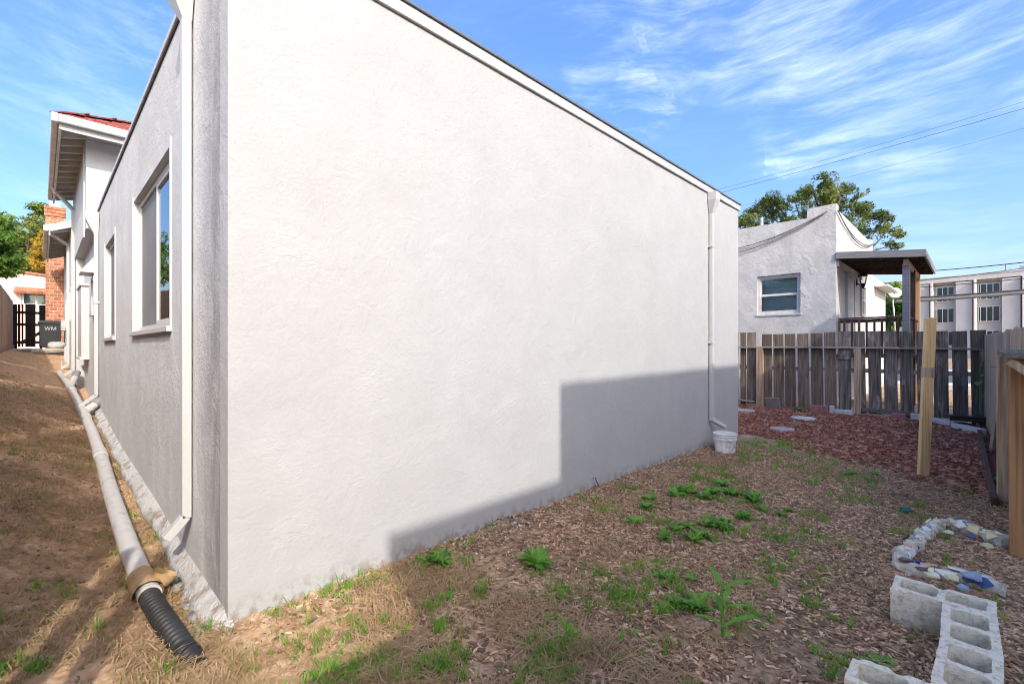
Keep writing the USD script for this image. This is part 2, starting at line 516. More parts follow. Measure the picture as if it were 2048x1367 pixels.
MAT = {}
MAT['stucco'] = stucco('white_stucco', (0.395, 0.40, 0.403), 0.06, d1=0.016, d2=0.0048, d3=0.0026, strokes=0.0034, overlay=wall_wear)
MAT['stucco_side'] = stucco('grazed_side_stucco', (0.50, 0.505, 0.51), 0.14, d1=0.010, d2=0.006, d3=0.0038, strokes=0.004, f3=60.0, overlay=corner_band)
MAT['stucco_rear'] = stucco('rear_stucco', (0.49, 0.49, 0.495), 0.04, d1=0.006, d2=0.003, d3=0.001)
MAT['stucco_old'] = stucco('weathered_stucco', (0.50, 0.49, 0.465), 0.16, d1=0.022, d2=0.008, d3=0.002, strokes=0.010,
                           overlay=drips((0.36, 0.35, 0.33), 2.5, 4.9, 0.75))
MAT['stucco_pink'] = stucco('pink_stucco', (0.66, 0.47, 0.40), 0.05)
MAT['stucco_tan'] = stucco('cream_stucco', (0.70, 0.67, 0.62), 0.06)
MAT['footing'] = stucco('painted_footing', (0.513, 0.505, 0.489), 0.15, d1=0.03, d2=0.02, d3=0.005, f1=5.0, f2=22.0, f3=90.0,
                        overlay=drips((0.25, 0.19, 0.14), -3.0, -2.0, 0.8, sx=7.0, sz=12.0, lo=0.50, hi=0.66))
MAT['rubble'] = M('broken_concrete', [(0.10, 0.10, 0.10), (0.26, 0.26, 0.25), (0.42, 0.42, 0.41)], scale=(14, 14, 14), bump=(45, 0.008), rough=0.95)
MAT['trim'] = M('white_trim_paint', [(0.439, 0.439, 0.439), (0.439, 0.439, 0.439)], scale=(3, 3, 3), rough=0.45, bump=(30, 0.0006))
MAT['trim_dirty'] = M('aged_white_trim', [(0.455, 0.431, 0.397), (0.613, 0.596, 0.571)], scale=(5, 5, 5), rough=0.6)
MAT['vinyl'] = M('white_vinyl', [(0.535, 0.535, 0.530), (0.535, 0.535, 0.535)], scale=(2, 2, 2), rough=0.3, spec=0.5)
MAT['flashing'] = M('roof_edge_metal', [(0.10, 0.13, 0.17), (0.13, 0.16, 0.21)], scale=(2, 2, 2), rough=0.4, spec=0.5)
MAT['gap'] = M('shadow_joint', [(0.03, 0.03, 0.03), (0.05, 0.05, 0.05)])
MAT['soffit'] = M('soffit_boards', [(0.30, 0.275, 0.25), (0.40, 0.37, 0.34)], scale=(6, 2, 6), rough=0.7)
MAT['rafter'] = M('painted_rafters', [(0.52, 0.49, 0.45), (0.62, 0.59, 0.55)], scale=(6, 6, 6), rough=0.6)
MAT['glass'] = glassmat('window_glass')
MAT['glass_dark'] = glassmat('tinted_glass', (0.35, 0.45, 0.42), 1.7)
MAT['room'] = M('dim_room', [(0.06, 0.07, 0.06), (0.09, 0.10, 0.09)], scale=(1, 1, 1))
MAT['curtain'] = M('pale_curtain', [(0.20, 0.26, 0.20), (0.34, 0.40, 0.33)], scale=(14, 14, 0.4), rough=0.9)
MAT['blind'] = M('pale_blind', [(0.42, 0.45, 0.46), (0.55, 0.58, 0.58)], scale=(2, 2, 6), rough=0.8)
MAT['screen'] = M('insect_screen', [(0.15, 0.15, 0.155), (0.19, 0.19, 0.195)], scale=(2, 2, 2), rough=0.7)
MAT['shingle'] = M('red_shingles', [(0.16, 0.045, 0.035), (0.30, 0.09, 0.065), (0.24, 0.07, 0.055)], scale=(9, 9, 9), rough=0.9, bump=(90, 0.003))
MAT['brick'] = M('red_brick', [(0.30, 0.10, 0.055), (0.44, 0.18, 0.10), (0.50, 0.24, 0.15)], scale=(5, 5, 5), rough=0.9, bump=(60, 0.003), rand=0.22)
MAT['mortar'] = M('mortar', [(0.50, 0.44, 0.36), (0.62, 0.56, 0.48)], scale=(10, 10, 10), rough=0.95)
MAT['wood_dark'] = wood('weathered_dark_wood', [(0.059, 0.049, 0.041), (0.132, 0.111, 0.091), (0.256, 0.218, 0.183)], blotch=((0.476, 0.420, 0.360), 0.52, 0.74, 0.75), rand=0.35)
MAT['wood_sunlit'] = wood('weathered_sunlit_wood', [(0.076, 0.056, 0.043), (0.162, 0.123, 0.096), (0.259, 0.205, 0.163)], blotch=((0.065, 0.052, 0.043), 0.5, 0.72, 0.7), rand=0.25)  # sunlight on the left fence boards put into a lighter, browner tone
MAT['wood_grey'] = wood('weathered_grey_wood', [(0.186, 0.130, 0.087), (0.370, 0.272, 0.190), (0.513, 0.396, 0.283)], rand=0.22)
MAT['wood_greyx'] = wood('weathered_grey_rail', [(0.13, 0.11, 0.09), (0.27, 0.24, 0.20), (0.38, 0.34, 0.29)], rand=0.2, axis='y')
MAT['wood_tan'] = wood('weathered_tan_wood', [(0.20, 0.12, 0.08), (0.34, 0.23, 0.165), (0.42, 0.31, 0.235)], rand=0.22)
MAT['wood_new'] = wood('raw_pine', [(0.40, 0.235, 0.10), (0.62, 0.42, 0.205), (0.68, 0.50, 0.28)], rand=0.0, grain=(55, 55, 1.4), blotch=((0.362, 0.183, 0.067), 0.66, 0.72, 0.7))
MAT['wood_brown'] = wood('brown_post_wood', [(0.166, 0.083, 0.036), (0.320, 0.170, 0.077), (0.420, 0.244, 0.120)], rand=0.06, grain=(34, 34, 0.9), blotch=((0.122, 0.074, 0.043), 0.55, 0.75, 0.5))
MAT['wood_gate'] = wood('dark_stained_gate', [(0.016, 0.014, 0.013), (0.035, 0.03, 0.028)], rand=0.2)
MAT['wood_deck'] = wood('brown_stained_wood', [(0.045, 0.026, 0.02), (0.085, 0.052, 0.042), (0.12, 0.08, 0.065)], rand=0.2, grain=(20, 20, 3))
MAT['wood_soft'] = wood('lit_porch_post', [(0.30, 0.18, 0.10), (0.44, 0.29, 0.17)], rand=0.1)
MAT['wood_edge'] = wood('dark_edging_board', [(0.070, 0.063, 0.056), (0.196, 0.175, 0.154)], rand=0.15, axis='x')
MAT['porch_grey'] = wood('grey_painted_porch', [(0.15, 0.15, 0.155), (0.25, 0.25, 0.255)], rand=0.12, axis='y')
MAT['abs_grey'] = M('grey_drain_pipe', [(0.300, 0.294, 0.282), (0.480, 0.468, 0.450), (0.408, 0.396, 0.378)], scale=(7, 5, 7), rough=0.5, bump=(16, 0.001), noise_rough=0.65)
MAT['pvc_dark'] = M('dark_grey_fitting', [(0.16, 0.17, 0.175), (0.24, 0.25, 0.255)], scale=(6, 6, 6), rough=0.45)
MAT['black_plastic'] = M('black_plastic', [(0.012, 0.012, 0.013), (0.03, 0.03, 0.031)], scale=(8, 8, 8), rough=0.5, spec=0.35)
MAT['bin_plastic'] = M('bin_plastic', [(0.017, 0.017, 0.019), (0.030, 0.031, 0.033)], scale=(3, 3, 3), rough=0.45, spec=0.5)
MAT['tape'] = M('tan_cloth_wrap', [(0.30, 0.19, 0.09), (0.46, 0.32, 0.17)], scale=(14, 14, 14), rough=0.8, bump=(40, 0.003))
MAT['copper'] = M('rusty_pipe', [(0.12, 0.06, 0.04), (0.22, 0.12, 0.08)], scale=(20, 20, 20), rough=0.6)
MAT['concrete'] = M('pale_concrete', [(0.322, 0.316, 0.305), (0.483, 0.477, 0.460)], scale=(7, 7, 7), bump=(60, 0.003), rough=0.92)
MAT['block'] = M('block_concrete', [(0.350, 0.316, 0.252), (0.679, 0.634, 0.510), (0.679, 0.644, 0.573)], scale=(38, 38, 38), bump=(130, 0.005), rough=0.95, noise_rough=0.7,
                 extra=drips((0.20, 0.175, 0.09), 0.2, -0.02, 0.7, sx=7, sz=7, lo=0.42, hi=0.62))
MAT['paver_pink'] = M('pink_paver', [(0.36, 0.27, 0.25), (0.46, 0.36, 0.34)], scale=(20, 20, 20), bump=(80, 0.002), rough=0.9)
MAT['paver_white'] = M('pale_paver', [(0.42, 0.41, 0.39), (0.55, 0.54, 0.51)], scale=(20, 20, 20), bump=(80, 0.002), rough=0.9)
MAT['paver_grey'] = M('grey_paver', [(0.12, 0.115, 0.11), (0.25, 0.24, 0.23)], scale=(40, 40, 40), bump=(90, 0.004), rough=0.95)
MAT['brick_pink'] = M('rose_brick', [(0.26, 0.10, 0.11), (0.38, 0.19, 0.19)], scale=(16, 16, 16), bump=(70, 0.004), rough=0.95)
MAT['bucket'] = M('white_bucket', [(0.66, 0.66, 0.65), (0.72, 0.72, 0.71)], scale=(6, 6, 6), rough=0.35, spec=0.5, extra=drips((0.22, 0.16, 0.11), 0.22, 0.0, 0.85, sx=16, sz=16, lo=0.48, hi=0.62))
MAT['tile_terracotta'] = M('terracotta', [(0.28, 0.11, 0.06), (0.42, 0.19, 0.11)], scale=(8, 8, 8), rough=0.85, rand=0.15)
for nm, c in dict(blue=(0.045, 0.075, 0.20), greyblue=(0.24, 0.30, 0.42), cream=(0.66, 0.60, 0.36), pink=(0.58, 0.32, 0.25), white=(0.70, 0.69, 0.66), maroon=(0.07, 0.03, 0.035), ltgrey=(0.42, 0.46, 0.48)).items():
    MAT['tile_' + nm] = M('tile_' + nm, [tuple(np.array(c) * 0.92), c], scale=(9, 9, 9), rough=0.22, spec=0.5)
MAT['grout'] = M('mosaic_mortar', [(0.330, 0.297, 0.242), (0.605, 0.561, 0.473)], scale=(26, 26, 26), bump=(70, 0.006), rough=0.95)
MAT['office'] = M('office_panels', [(0.46, 0.445, 0.42), (0.52, 0.505, 0.48)], scale=(0.8, 0.8, 0.8), rough=0.9, bump=(6, 0.01))
MAT['office_fin'] = M('office_fin', [(0.62, 0.56, 0.49), (0.68, 0.62, 0.55)], scale=(0.8, 0.8, 0.8), rough=0.9)
MAT['office_recess'] = M('office_recess', [(0.37, 0.36, 0.35), (0.41, 0.40, 0.39)], scale=(0.8, 0.8, 0.8), rough=0.9)
MAT['cable'] = M('black_cable', [(0.018, 0.018, 0.02), (0.03, 0.03, 0.032)], rough=0.5)
MAT['cable_grey'] = M('grey_cable', [(0.10, 0.10, 0.105), (0.15, 0.15, 0.155)], rough=0.5)
MAT['hose_blue'] = M('pale_blue_cable', [(0.22, 0.26, 0.31), (0.32, 0.36, 0.41)], rough=0.5)
MAT['bark'] = M('tree_bark', [(0.05, 0.038, 0.028), (0.13, 0.10, 0.08)], scale=(10, 10, 3), rough=0.95, bump=(20, 0.02))
MAT['asphalt'] = M('asphalt', [(0.055, 0.055, 0.055), (0.085, 0.085, 0.085)], scale=(3, 3, 3), rough=0.9)
MAT['pavement'] = M('pavement_concrete', [(0.36, 0.34, 0.31), (0.44, 0.42, 0.39)], scale=(2, 2, 2), rough=0.9)
MAT['galv'] = M('galvanised_metal', [(0.35, 0.35, 0.35), (0.5, 0.5, 0.5)], rough=0.4, metallic=0.6)
MAT['lantern_glass'] = glassmat('lantern_glass', (0.8, 0.8, 0.75))
MAT['leaf'] = leafmat('weed_leaf', [(0.096, 0.239, 0.038), (0.190, 0.429, 0.062), (0.299, 0.595, 0.092)], 12.0)
MAT['leaf_light'] = leafmat('seedling_leaf', [(0.137, 0.371, 0.039), (0.235, 0.547, 0.078)], 12.0)
MAT['leaf_bush'] = leafmat('bush_leaf', [(0.054, 0.126, 0.022), (0.126, 0.252, 0.036), (0.234, 0.360, 0.054)], 1.5)
MAT['leaf_bright'] = leafmat('bright_leaf', [(0.080, 0.192, 0.024), (0.160, 0.320, 0.040), (0.272, 0.416, 0.064)], 1.2)
MAT['leaf_yellow'] = leafmat('yellow_leaf', [(0.286, 0.195, 0.026), (0.546, 0.364, 0.039), (0.442, 0.338, 0.065)], 2.0)
MAT['leaf_pine'] = leafmat('cedar_needle', [(0.061, 0.096, 0.031), (0.135, 0.192, 0.042), (0.284, 0.288, 0.055)], 0.9, trans=0.22)
MAT['leaf_cypress'] = leafmat('cypress_needle', [(0.061, 0.102, 0.024), (0.204, 0.265, 0.052), (0.347, 0.388, 0.072)], 0.6, trans=0.25)
MAT['grass_a'] = leafmat('grass_green', [(0.169, 0.421, 0.049), (0.338, 0.648, 0.082)], 5.0, rand=0.35)
MAT['grass_b'] = leafmat('grass_lime', [(0.283, 0.435, 0.065), (0.522, 0.631, 0.152)], 5.0, rand=0.35)
MAT['grass_dry'] = leafmat('grass_straw', [(0.44, 0.28, 0.14), (0.64, 0.45, 0.25)], 5.0, rand=0.3, trans=0.15)


def ground_material():
    n, l = {}, []
    n['g'] = ('geometry', {})
    n['s'] = ('separate_xyz', {}); l += [('g.position', 's.vector')]

    def noise(k, sc, det=5.0, rgh=0.6):
        n[k] = ('noise_texture', dict(scale=sc, detail=det, roughness=rgh)); l.append(('g.position', k + '.vector'))
    noise('na', 16.0); noise('nb', 1.7, 4.0); noise('nc', 70.0, 4.0)
    n['soil'] = ('rgb_ramp', {'ramp': [(0.3, (0.120, 0.078, 0.049)), (0.5, (0.245, 0.166, 0.106)), (0.7, (0.400, 0.296, 0.196))]}); l.append(('na.fac', 'soil.fac'))
    n['dirt'] = ('rgb_ramp', {'ramp': [(0.3, (0.254, 0.154, 0.085)), (0.5, (0.447, 0.289, 0.170)), (0.72, (0.605, 0.431, 0.282))]}); l.append(('na.fac', 'dirt.fac'))
    n['straw'] = ('rgb_ramp', {'ramp': [(0.3, (0.34, 0.21, 0.115)), (0.55, (0.54, 0.36, 0.215)), (0.72, (0.66, 0.48, 0.31))]}); l.append(('na.fac', 'straw.fac'))
    n['mulch'] = ('rgb_ramp', {'ramp': [(0.3, (0.068, 0.026, 0.021)), (0.55, (0.172, 0.062, 0.050)), (0.72, (0.312, 0.130, 0.100))]}); l.append(('nc.fac', 'mulch.fac'))
    # the bare bank on the left of the house
    n['fx'] = ('map_range', dict(range_type='smoothstep', from_min=0.35, from_max=0.9, to_min=1.0, to_max=0.0, clamp=True)); l.append(('s.x', 'fx.value'))
    n['m1'] = ('mix', {}); l += [('fx.result', 'm1.fac'), ('soil.color', 'm1.color1'), ('dirt.color', 'm1.color2')]
    # dry grass patches
    n['fs'] = ('map_range', dict(range_type='smoothstep', from_min=0.48, from_max=0.64, to_min=0.0, to_max=0.55, clamp=True)); l.append(('nb.fac', 'fs.value'))
    n['m2'] = ('mix', {}); l += [('fs.result', 'm2.fac'), ('m1.color', 'm2.color1'), ('straw.color', 'm2.color2')]
    # strawy corner in front of the house
    n['cx'] = ('map_range', dict(range_type='smoothstep', from_min=1.5, from_max=2.2, to_min=1.0, to_max=0.0, clamp=True)); l.append(('s.x', 'cx.value'))
    n['cy'] = ('map_range', dict(range_type='smoothstep', from_min=1.3, from_max=1.9, to_min=0.0, to_max=0.8, clamp=True)); l.append(('s.y', 'cy.value'))
    n['cz'] = ('map_range', dict(range_type='smoothstep', from_min=0.3, from_max=0.6, to_min=0.0, to_max=1.0, clamp=True)); l.append(('s.x', 'cz.value'))
    n['c1'] = ('math', dict(math_type='multiply')); l += [('cx.result', 'c1.value1'), ('cy.result', 'c1.value2')]
    n['c2'] = ('math', dict(math_type='multiply')); l += [('c1.value', 'c2.value1'), ('cz.result', 'c2.value2')]
    n['m3'] = ('mix', {}); l += [('c2.value', 'm3.fac'), ('m2.color', 'm3.color1'), ('straw.color', 'm3.color2')]
    # red mulch bed: x - 0.75 y > 6.5, ragged
    n['q1'] = ('math', dict(math_type='multiply_add', value2=-0.75)); l += [('s.y', 'q1.value1'), ('s.x', 'q1.value3')]
    n['q2'] = ('math', dict(math_type='multiply_add', value2=0.9)); l += [('nb.fac', 'q2.value1'), ('q1.value', 'q2.value3')]
    n['q3'] = ('map_range', dict(range_type='smoothstep', from_min=6.85, from_max=7.15, to_min=0.0, to_max=1.0, clamp=True)); l.append(('q2.value', 'q3.value'))
    n['q4'] = ('math', dict(math_type='less_than', value2=12.65)); l.append(('s.x', 'q4.value1'))
    n['q5'] = ('math', dict(math_type='multiply')); l += [('q3.result', 'q5.value1'), ('q4.value', 'q5.value2')]
    n['m4'] = ('mix', {}); l += [('q5.value', 'm4.fac'), ('m3.color', 'm4.color1'), ('mulch.color', 'm4.color2')]
    n['bp'] = ('bump', dict(distance=0.007, strength=1.0))
    n['ad'] = ('math', dict(math_type='multiply_add', value2=0.4)); l += [('nc.fac', 'ad.value1'), ('na.fac', 'ad.value3'), ('ad.value', 'bp.height')]
    n['p'] = ('principled_bsdf', dict(roughness=0.95, specular_ior_level=0.15)); l += [('m4.color', 'p.base_color'), ('bp.normal', 'p.normal')]
    return usdkit.material(stage, '/World/Looks/yard_soil', n, l, surface='p.BSDF')


# ------------------------------------------------------------------ the ground
def ground():
    xs = np.concatenate([[-400, -150, -60, -25, -10, -5, -2.5], np.arange(-1.4, 6.5, 0.04), np.arange(6.5, 13.2, 0.07), [14, 16, 20, 30, 50, 90, 200, 420]])
    ys = np.concatenate([[-400, -150, -60, -25, -10, -5, -2.5, -1.4], np.arange(-0.9, 5.6, 0.04), np.arange(5.6, 12, 0.1), np.arange(12, 25, 0.25), [26, 30, 40, 60, 120, 250, 420]])
    X, Y = np.meshgrid(xs, ys, indexing='ij')
    near = np.clip(np.minimum(1, (60 - np.hypot(X - 5, Y - 5)) / 20), 0, 1)
    Z = terrain(X, Y)
    # the land falls away gently beyond the neighbours' fence, and rises behind the left fence
    Z = np.where(X > 12.7, -0.02, Z)
    i, j = np.meshgrid(np.arange(len(xs) - 1), np.arange(len(ys) - 1), indexing='ij')
    k = len(ys)
    q = np.stack([i * k + j, (i + 1) * k + j, (i + 1) * k + j + 1, i * k + j + 1], -1).reshape(-1, 4)
    solo('ground', (np.stack([X, Y, Z], -1).reshape(-1, 3), q), ground_material(), kind='structure', smooth=True)


ground()
solo('street', box(24.5, 34.0, -80, 80, -0.3, 0.015), MAT['asphalt'], kind='structure')
solo('pavement', box(22.6, 24.5, -80, 80, -0.3, 0.135), MAT['pavement'], kind='structure')
solo('pavement', box(34.0, 40.0, -80, 80, -0.3, 0.135), MAT['pavement'], kind='structure')


# ------------------------------------------------------------------ windows
class Frame:
    """Local frame on a wall: u along it, z up, n outward."""
    def __init__(self, o, u, n):
        self.o, self.u, self.n = np.array(o, float), np.array(u, float), np.array(n, float)
        self.M = np.eye(4); self.M[:3, 0], self.M[:3, 1], self.M[:3, 2], self.M[:3, 3] = self.u, [0, 0, 1], self.n, self.o

    def box(self, u0, u1, z0, z1, n0, n1, b=0):
        return xf(bbox(u0, u1, z0, z1, n0, n1, b) if b else box(u0, u1, z0, z1, n0, n1), self.M)


def window(house, F, u0, u1, z0, z1, depth, lights, fw=0.055, sill=0.05, glass='glass', back=None, frame='vinyl', horizontal=False, behind=0.25):
    """A window set 'depth' back into the wall: frame, sashes at the fractions 'lights', panes, sill, and the room's dark behind it."""
    w = MB()
    n0, n1 = -depth - 0.06, -depth
    w.add(F.box(u0, u1, z1 - fw, z1, n0, n1)).add(F.box(u0, u1, z0, z0 + fw, n0, n1))
    w.add(F.box(u0, u0 + fw, z0 + fw, z1 - fw, n0, n1)).add(F.box(u1 - fw, u1, z0 + fw, z1 - fw, n0, n1))
    win = part(house, 'window', w, MAT[frame])
    a, b, c, d = u0 + fw, u1 - fw, z0 + fw, z1 - fw
    for i in range(len(lights) - 1):
        if horizontal:
            p0, p1, r0, r1 = a, b, c + (d - c) * lights[i], c + (d - c) * lights[i + 1]
        else:
            p0, p1, r0, r1 = a + (b - a) * lights[i], a + (b - a) * lights[i + 1], c, d
        s = 0.032
        nn = n0 + 0.008 + 0.024 * ((i + 1) % 2)
        fr = MB()
        fr.add(F.box(p0, p1, r1 - s, r1, nn, nn + 0.026)).add(F.box(p0, p1, r0, r0 + s, nn, nn + 0.026))
        fr.add(F.box(p0, p0 + s, r0 + s, r1 - s, nn, nn + 0.026)).add(F.box(p1 - s, p1, r0 + s, r1 - s, nn, nn + 0.026))
        part(win, 'sash', fr, MAT[frame])
        part(win, 'pane', F.box(p0 + s, p1 - s, r0 + s, r1 - s, nn + 0.009, nn + 0.013), MAT[glass])
    if sill:
        part(win, 'sill', F.box(u0 - 0.03, u1 + 0.03, z0 - 0.045, z0, n0, sill, 0.004), MAT['trim'])
    if back:
        part(win, 'curtain', F.box(u0 - 0.3, u1 + 0.3, z0 - 0.2, z1 + 0.2, n0 - behind - 0.01, n0 - behind), MAT[back])  # dim_room gives a dark-coloured sheet in place of an unlit room
    return win


def wall_with_holes(h0, h1, z0, z1, holes):
    poly = sg.box(h0, z0, h1, z1)
    for a, b, c, d in holes:
        poly = poly.difference(sg.box(a, c, b, d))
    return poly


# ------------------------------------------------------------------ the white house
house = thing('stucco_house', 'white stucco house: flat-roofed annex in front, red-roofed two-storey part behind', 'house', (XW, YW, 0))
XE = 8.09
T = 0.16


def grid_wall(x0, x1, z0, z1, y, amp=0.006):
    """The front wall's outer skin: a fine sheet with the hand-trowelled unevenness of the stucco."""
    xs, zs = np.linspace(x0, x1, 220), np.linspace(z0, z1, 120)
    X, Z = np.meshgrid(xs, zs, indexing='ij')
    e = np.minimum(np.minimum((X - x0) / 0.04, (x1 - X) / 0.04), 1).clip(0, 1)
    p = np.stack([X, np.full_like(X, 5.0), Z], -1)
    D = amp * (meshkit.fbm(p * 1.6, 4, 5) - 0.5) * 2 * e
    k = len(zs)
    i, j = np.meshgrid(np.arange(len(xs) - 1), np.arange(k - 1), indexing='ij')
    q = np.stack([i * k + j, (i + 1) * k + j, (i + 1) * k + j + 1, i * k + j + 1], -1).reshape(-1, 4)
    front = np.stack([X, y + 0.004 - 0.004 * e + D, Z], -1).reshape(-1, 3)
    m = MB().add((front, q))
    m.add(box(x0, x1, y + 0.012, y + T, z0, z1))
    return m


BW = (4.31, 6.34, 1.62, 2.99)       # big side window: y, y, z, z
SW = (8.04, 9.45, 1.60, 2.99)       # small side window
ZR = ZTOP - 0.10
part(house, 'front_wall', grid_wall(XW, XE, -0.3, ZTOP - 0.106, YW), MAT['stucco'], smooth=35)
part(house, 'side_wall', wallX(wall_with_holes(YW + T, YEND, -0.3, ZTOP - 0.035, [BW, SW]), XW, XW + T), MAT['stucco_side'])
part(house, 'far_wall', box(XE - T, XE, YW + T, YEND, -0.3, ZTOP - 0.13), MAT['stucco'])
part(house, 'flat_roof', box(XW + T, XE - T, YW + T, YEND, ZTOP - 0.5, ZTOP - 0.42), MAT['flashing'])
# the fascia board and metal edge along the top of the front wall
part(house, 'fascia', bbox(XW - 0.0, XE + 0.018, YW - 0.024, YW + T, ZTOP - 0.102, ZTOP - 0.012, 0.004), MAT['trim'])
part(house, 'fascia', bbox(XE - T, XE + 0.018, YW + T + 0.002, YEND, ZTOP - 0.102, ZTOP - 0.012, 0.004), MAT['trim'])
part(house, 'roof_edge', bbox(XW - 0.02, XE + 0.03, YW - 0.04, YW + T, ZTOP - 0.012, ZTOP + 0.012, 0.003), MAT['flashing'])
part(house, 'roof_edge', bbox(XW - 0.022, XW + T, YW + T + 0.002, YEND, ZTOP - 0.033, ZTOP + 0.010, 0.003), MAT['trim'])
part(house, 'roof_edge', box(XW - 0.008, XW + 0.02, YW + T + 0.002, YEND, ZTOP - 0.052, ZTOP - 0.035), MAT['gap'])
FS = Frame((XW, 0, 0), (0, 1, 0), (-1, 0, 0))
bigw = window(house, FS, *BW, 0.05, (0, 0.5, 1), fw=0.05, sill=0.035, back='curtain', behind=0.12)
part(bigw, 'insect_screen', FS.box(5.37, 6.285, 1.675, 2.935, -0.070, -0.066), MAT['screen'])
smw = window(house, FS, *SW, 0.05, (0, 0.5, 1), fw=0.05, sill=0.035, back='room', behind=0.12)
part(smw, 'insect_screen', FS.box(8.79, 9.395, 1.655, 2.935, -0.070, -0.066), MAT['screen'])
# casings: a narrow raised stucco-coloured edge either side of each window
for (a, b, c, d) in (BW, SW):
    for y in (a - 0.027, b - 0.003):
        part(house, 'casing', FS.box(y, y + 0.03, c - 0.03, d + 0.05, -0.10, 0.012), MAT['trim'])

# the painted footing that sticks out under the side wall, broken near the corner
def footing():
    n = 150
    ys = np.linspace(2.70, 10.7, n)
    top = np.interp(ys, [2.7, 2.85, 4.0, 4.9, 7.4, 9.7, 10.7], [-0.06, 0.03, 0.06, 0.12, 0.22, 0.39, 0.46])
    p1 = np.stack([np.zeros(n), ys * 3.1, np.zeros(n)], -1)
    w = 0.088 + 0.05 * (meshkit.fbm(p1, 3, 4) - 0.5)
    prof = []
    m, keep = 9, []
    rows = []
    for i, y in enumerate(ys):
        t, ww = top[i], w[i]
        z0 = float(terrain(XW - 0.15, y)) - 0.12
        broken = 0.03 * max(0.0, meshkit.fbm(np.array([0, y * 9.0, 0]), 2, 8) - 0.35)
        pts = [(XW + 0.02, t + 0.035), (XW - 0.004, t + 0.03), (XW - 0.35 * ww, t + 0.004), (XW - 0.75 * ww, t - 0.022), (XW - ww + broken, t - 0.045),
               (XW - ww + 0.008 + broken, t - 0.085), (XW - ww + 0.02 + 2 * broken, t - 0.13), (XW - ww + 0.035, z0)]
        rows.append([(x, y, z) for x, z in pts])
    v = np.array(rows)
    k = v.shape[1]
    d = np.stack([meshkit.fbm(v * np.array([22, 12, 22]), 3, s) - 0.5 for s in (1, 2, 3)], -1) * np.array([0.014, 0.010, 0.014])
    d[:, 0] = 0
    v = (v + d).reshape(-1, 3)
    i, j = np.meshgrid(np.arange(n - 1), np.arange(k - 1), indexing='ij')
    q = np.stack([i * k + j, (i + 1) * k + j, (i + 1) * k + j + 1, i * k + j + 1], -1).reshape(-1, 4)
    return v, q[:, ::-1]


part(house, 'footing', footing(), MAT['footing'], smooth=50)
for i in range(34):
    y = RNG.uniform(2.72, 3.7)
    zt = float(np.interp(y, [2.7, 4.0, 4.9], [0.03, 0.06, 0.12])) - 0.05
    c = np.array([XW - 0.10 + RNG.normal(0, 0.014), y, zt - RNG.uniform(0.0, 0.05)])
    v, f = roughen(trimesh.creation.icosphere(2, RNG.uniform(0.014, 0.03)), 0.016, 38, i)
    part(house, 'concrete_lump', (v * np.array([0.9, 1.7, 0.8]) + c, f), MAT['rubble'])


def downspout(house, F, u, z_top, z_bot, w, d, kick, name='downspout', gap=0.012, mat='trim', out=0.16):
    """A rectangular leader: straight run, straps, and a kicker that turns out at its foot."""
    run = F.box(u - w / 2, u + w / 2, z_bot, z_top, gap, gap + d, 0.004)
    sp = part(house, name, run, MAT[mat])
    a = F.o + F.u * u + np.array([0, 0, z_bot + 0.008]) + F.n * (gap + d / 2)
    b = a + F.n * out * kick[0] + F.u * out * kick[2] + np.array([0, 0, -out * kick[1]])
    part(sp, 'kicker', beam(a, b, w if abs(kick[2]) < 0.1 else d, d if abs(kick[2]) < 0.1 else w, up=F.n if kick[1] > 0.3 else (0, 0, 1), b=0.004), MAT[mat])
    return sp


def leader_head(sp, F, u, z0, z1, w0, w1, d0, d1, gap=0.01, mat='trim'):
    """A funnel-shaped conductor head, open on top."""
    def ring(z, w, d, g=gap, t=0.0):
        return [F.o + F.u * (u + s * (w / 2 - t)) + np.array([0, 0, z]) + F.n * (g + q) for s, q in ((-1, t), (1, t), (1, d - t), (-1, d - t))]
    v = np.array(ring(z0, w0, d0) + ring(z0 + (z1 - z0) * 0.62, w1 * 0.96, d1 * 0.96) + ring(z1, w1, d1) + ring(z1, w1, d1, t=0.006) + ring(z0 + 0.03, w0, d0, t=0.008))
    q = []
    for k in range(4):
        for i in range(4):
            a, b = k * 4 + i, k * 4 + (i + 1) % 4
            q.append((a, b, b + 4, a + 4))
    q.append((0, 1, 2, 3)); q.append((16, 17, 18, 19))
    m = trimesh.Trimesh(*vf((v, np.array(q))), process=True)
    m.fix_normals()
    part(sp, 'leader_head', m, MAT[mat])


d1 = downspout(house, FS, 3.59, 3.56, 0.37, 0.062, 0.052, (0.66, 0.75, 0.0), out=0.16)
leader_head(d1, FS, 3.59, 3.54, ZTOP + 0.02, 0.062, 0.19, 0.052, 0.15)
d2 = downspout(house, FS, 10.50, 3.38, 0.66, 0.075, 0.055, (0.75, 0.66, 0.0), out=0.28)
leader_head(d2, FS, 10.50, 3.36, 3.72, 0.075, 0.22, 0.055, 0.17)
part(d2, 'strap', FS.box(10.45, 10.55, 2.2, 2.23, 0.002, 0.07), MAT['trim'])
FF = Frame((0, YW, 0), (1, 0, 0), (0, -1, 0))
d3 = downspout(house, FF, 6.90, 3.42, 0.40, 0.066, 0.052, (0.62, 0.5, 0.62), out=0.22)
leader_head(d3, FF, 6.90, 3.42, ZTOP - 0.10, 0.066, 0.165, 0.052, 0.12)
for z in (1.52, 2.92):
    part(d3, 'strap', FF.box(6.85, 6.95, z, z + 0.03, 0.002, 0.068), MAT['trim'])
# a little wire left standing out of the wall foot
part(house, 'wire', tube([PY(1187, 957, YW) + [0, 0.01, 0], PY(1184, 955, YW) + [0, -0.04, 0.01], PY(1192, 975, YW) + [0, -0.05, -0.01], PY(1196, 982, YW) + [0, -0.05, -0.04]], 0.005, 6), MAT['cable'])

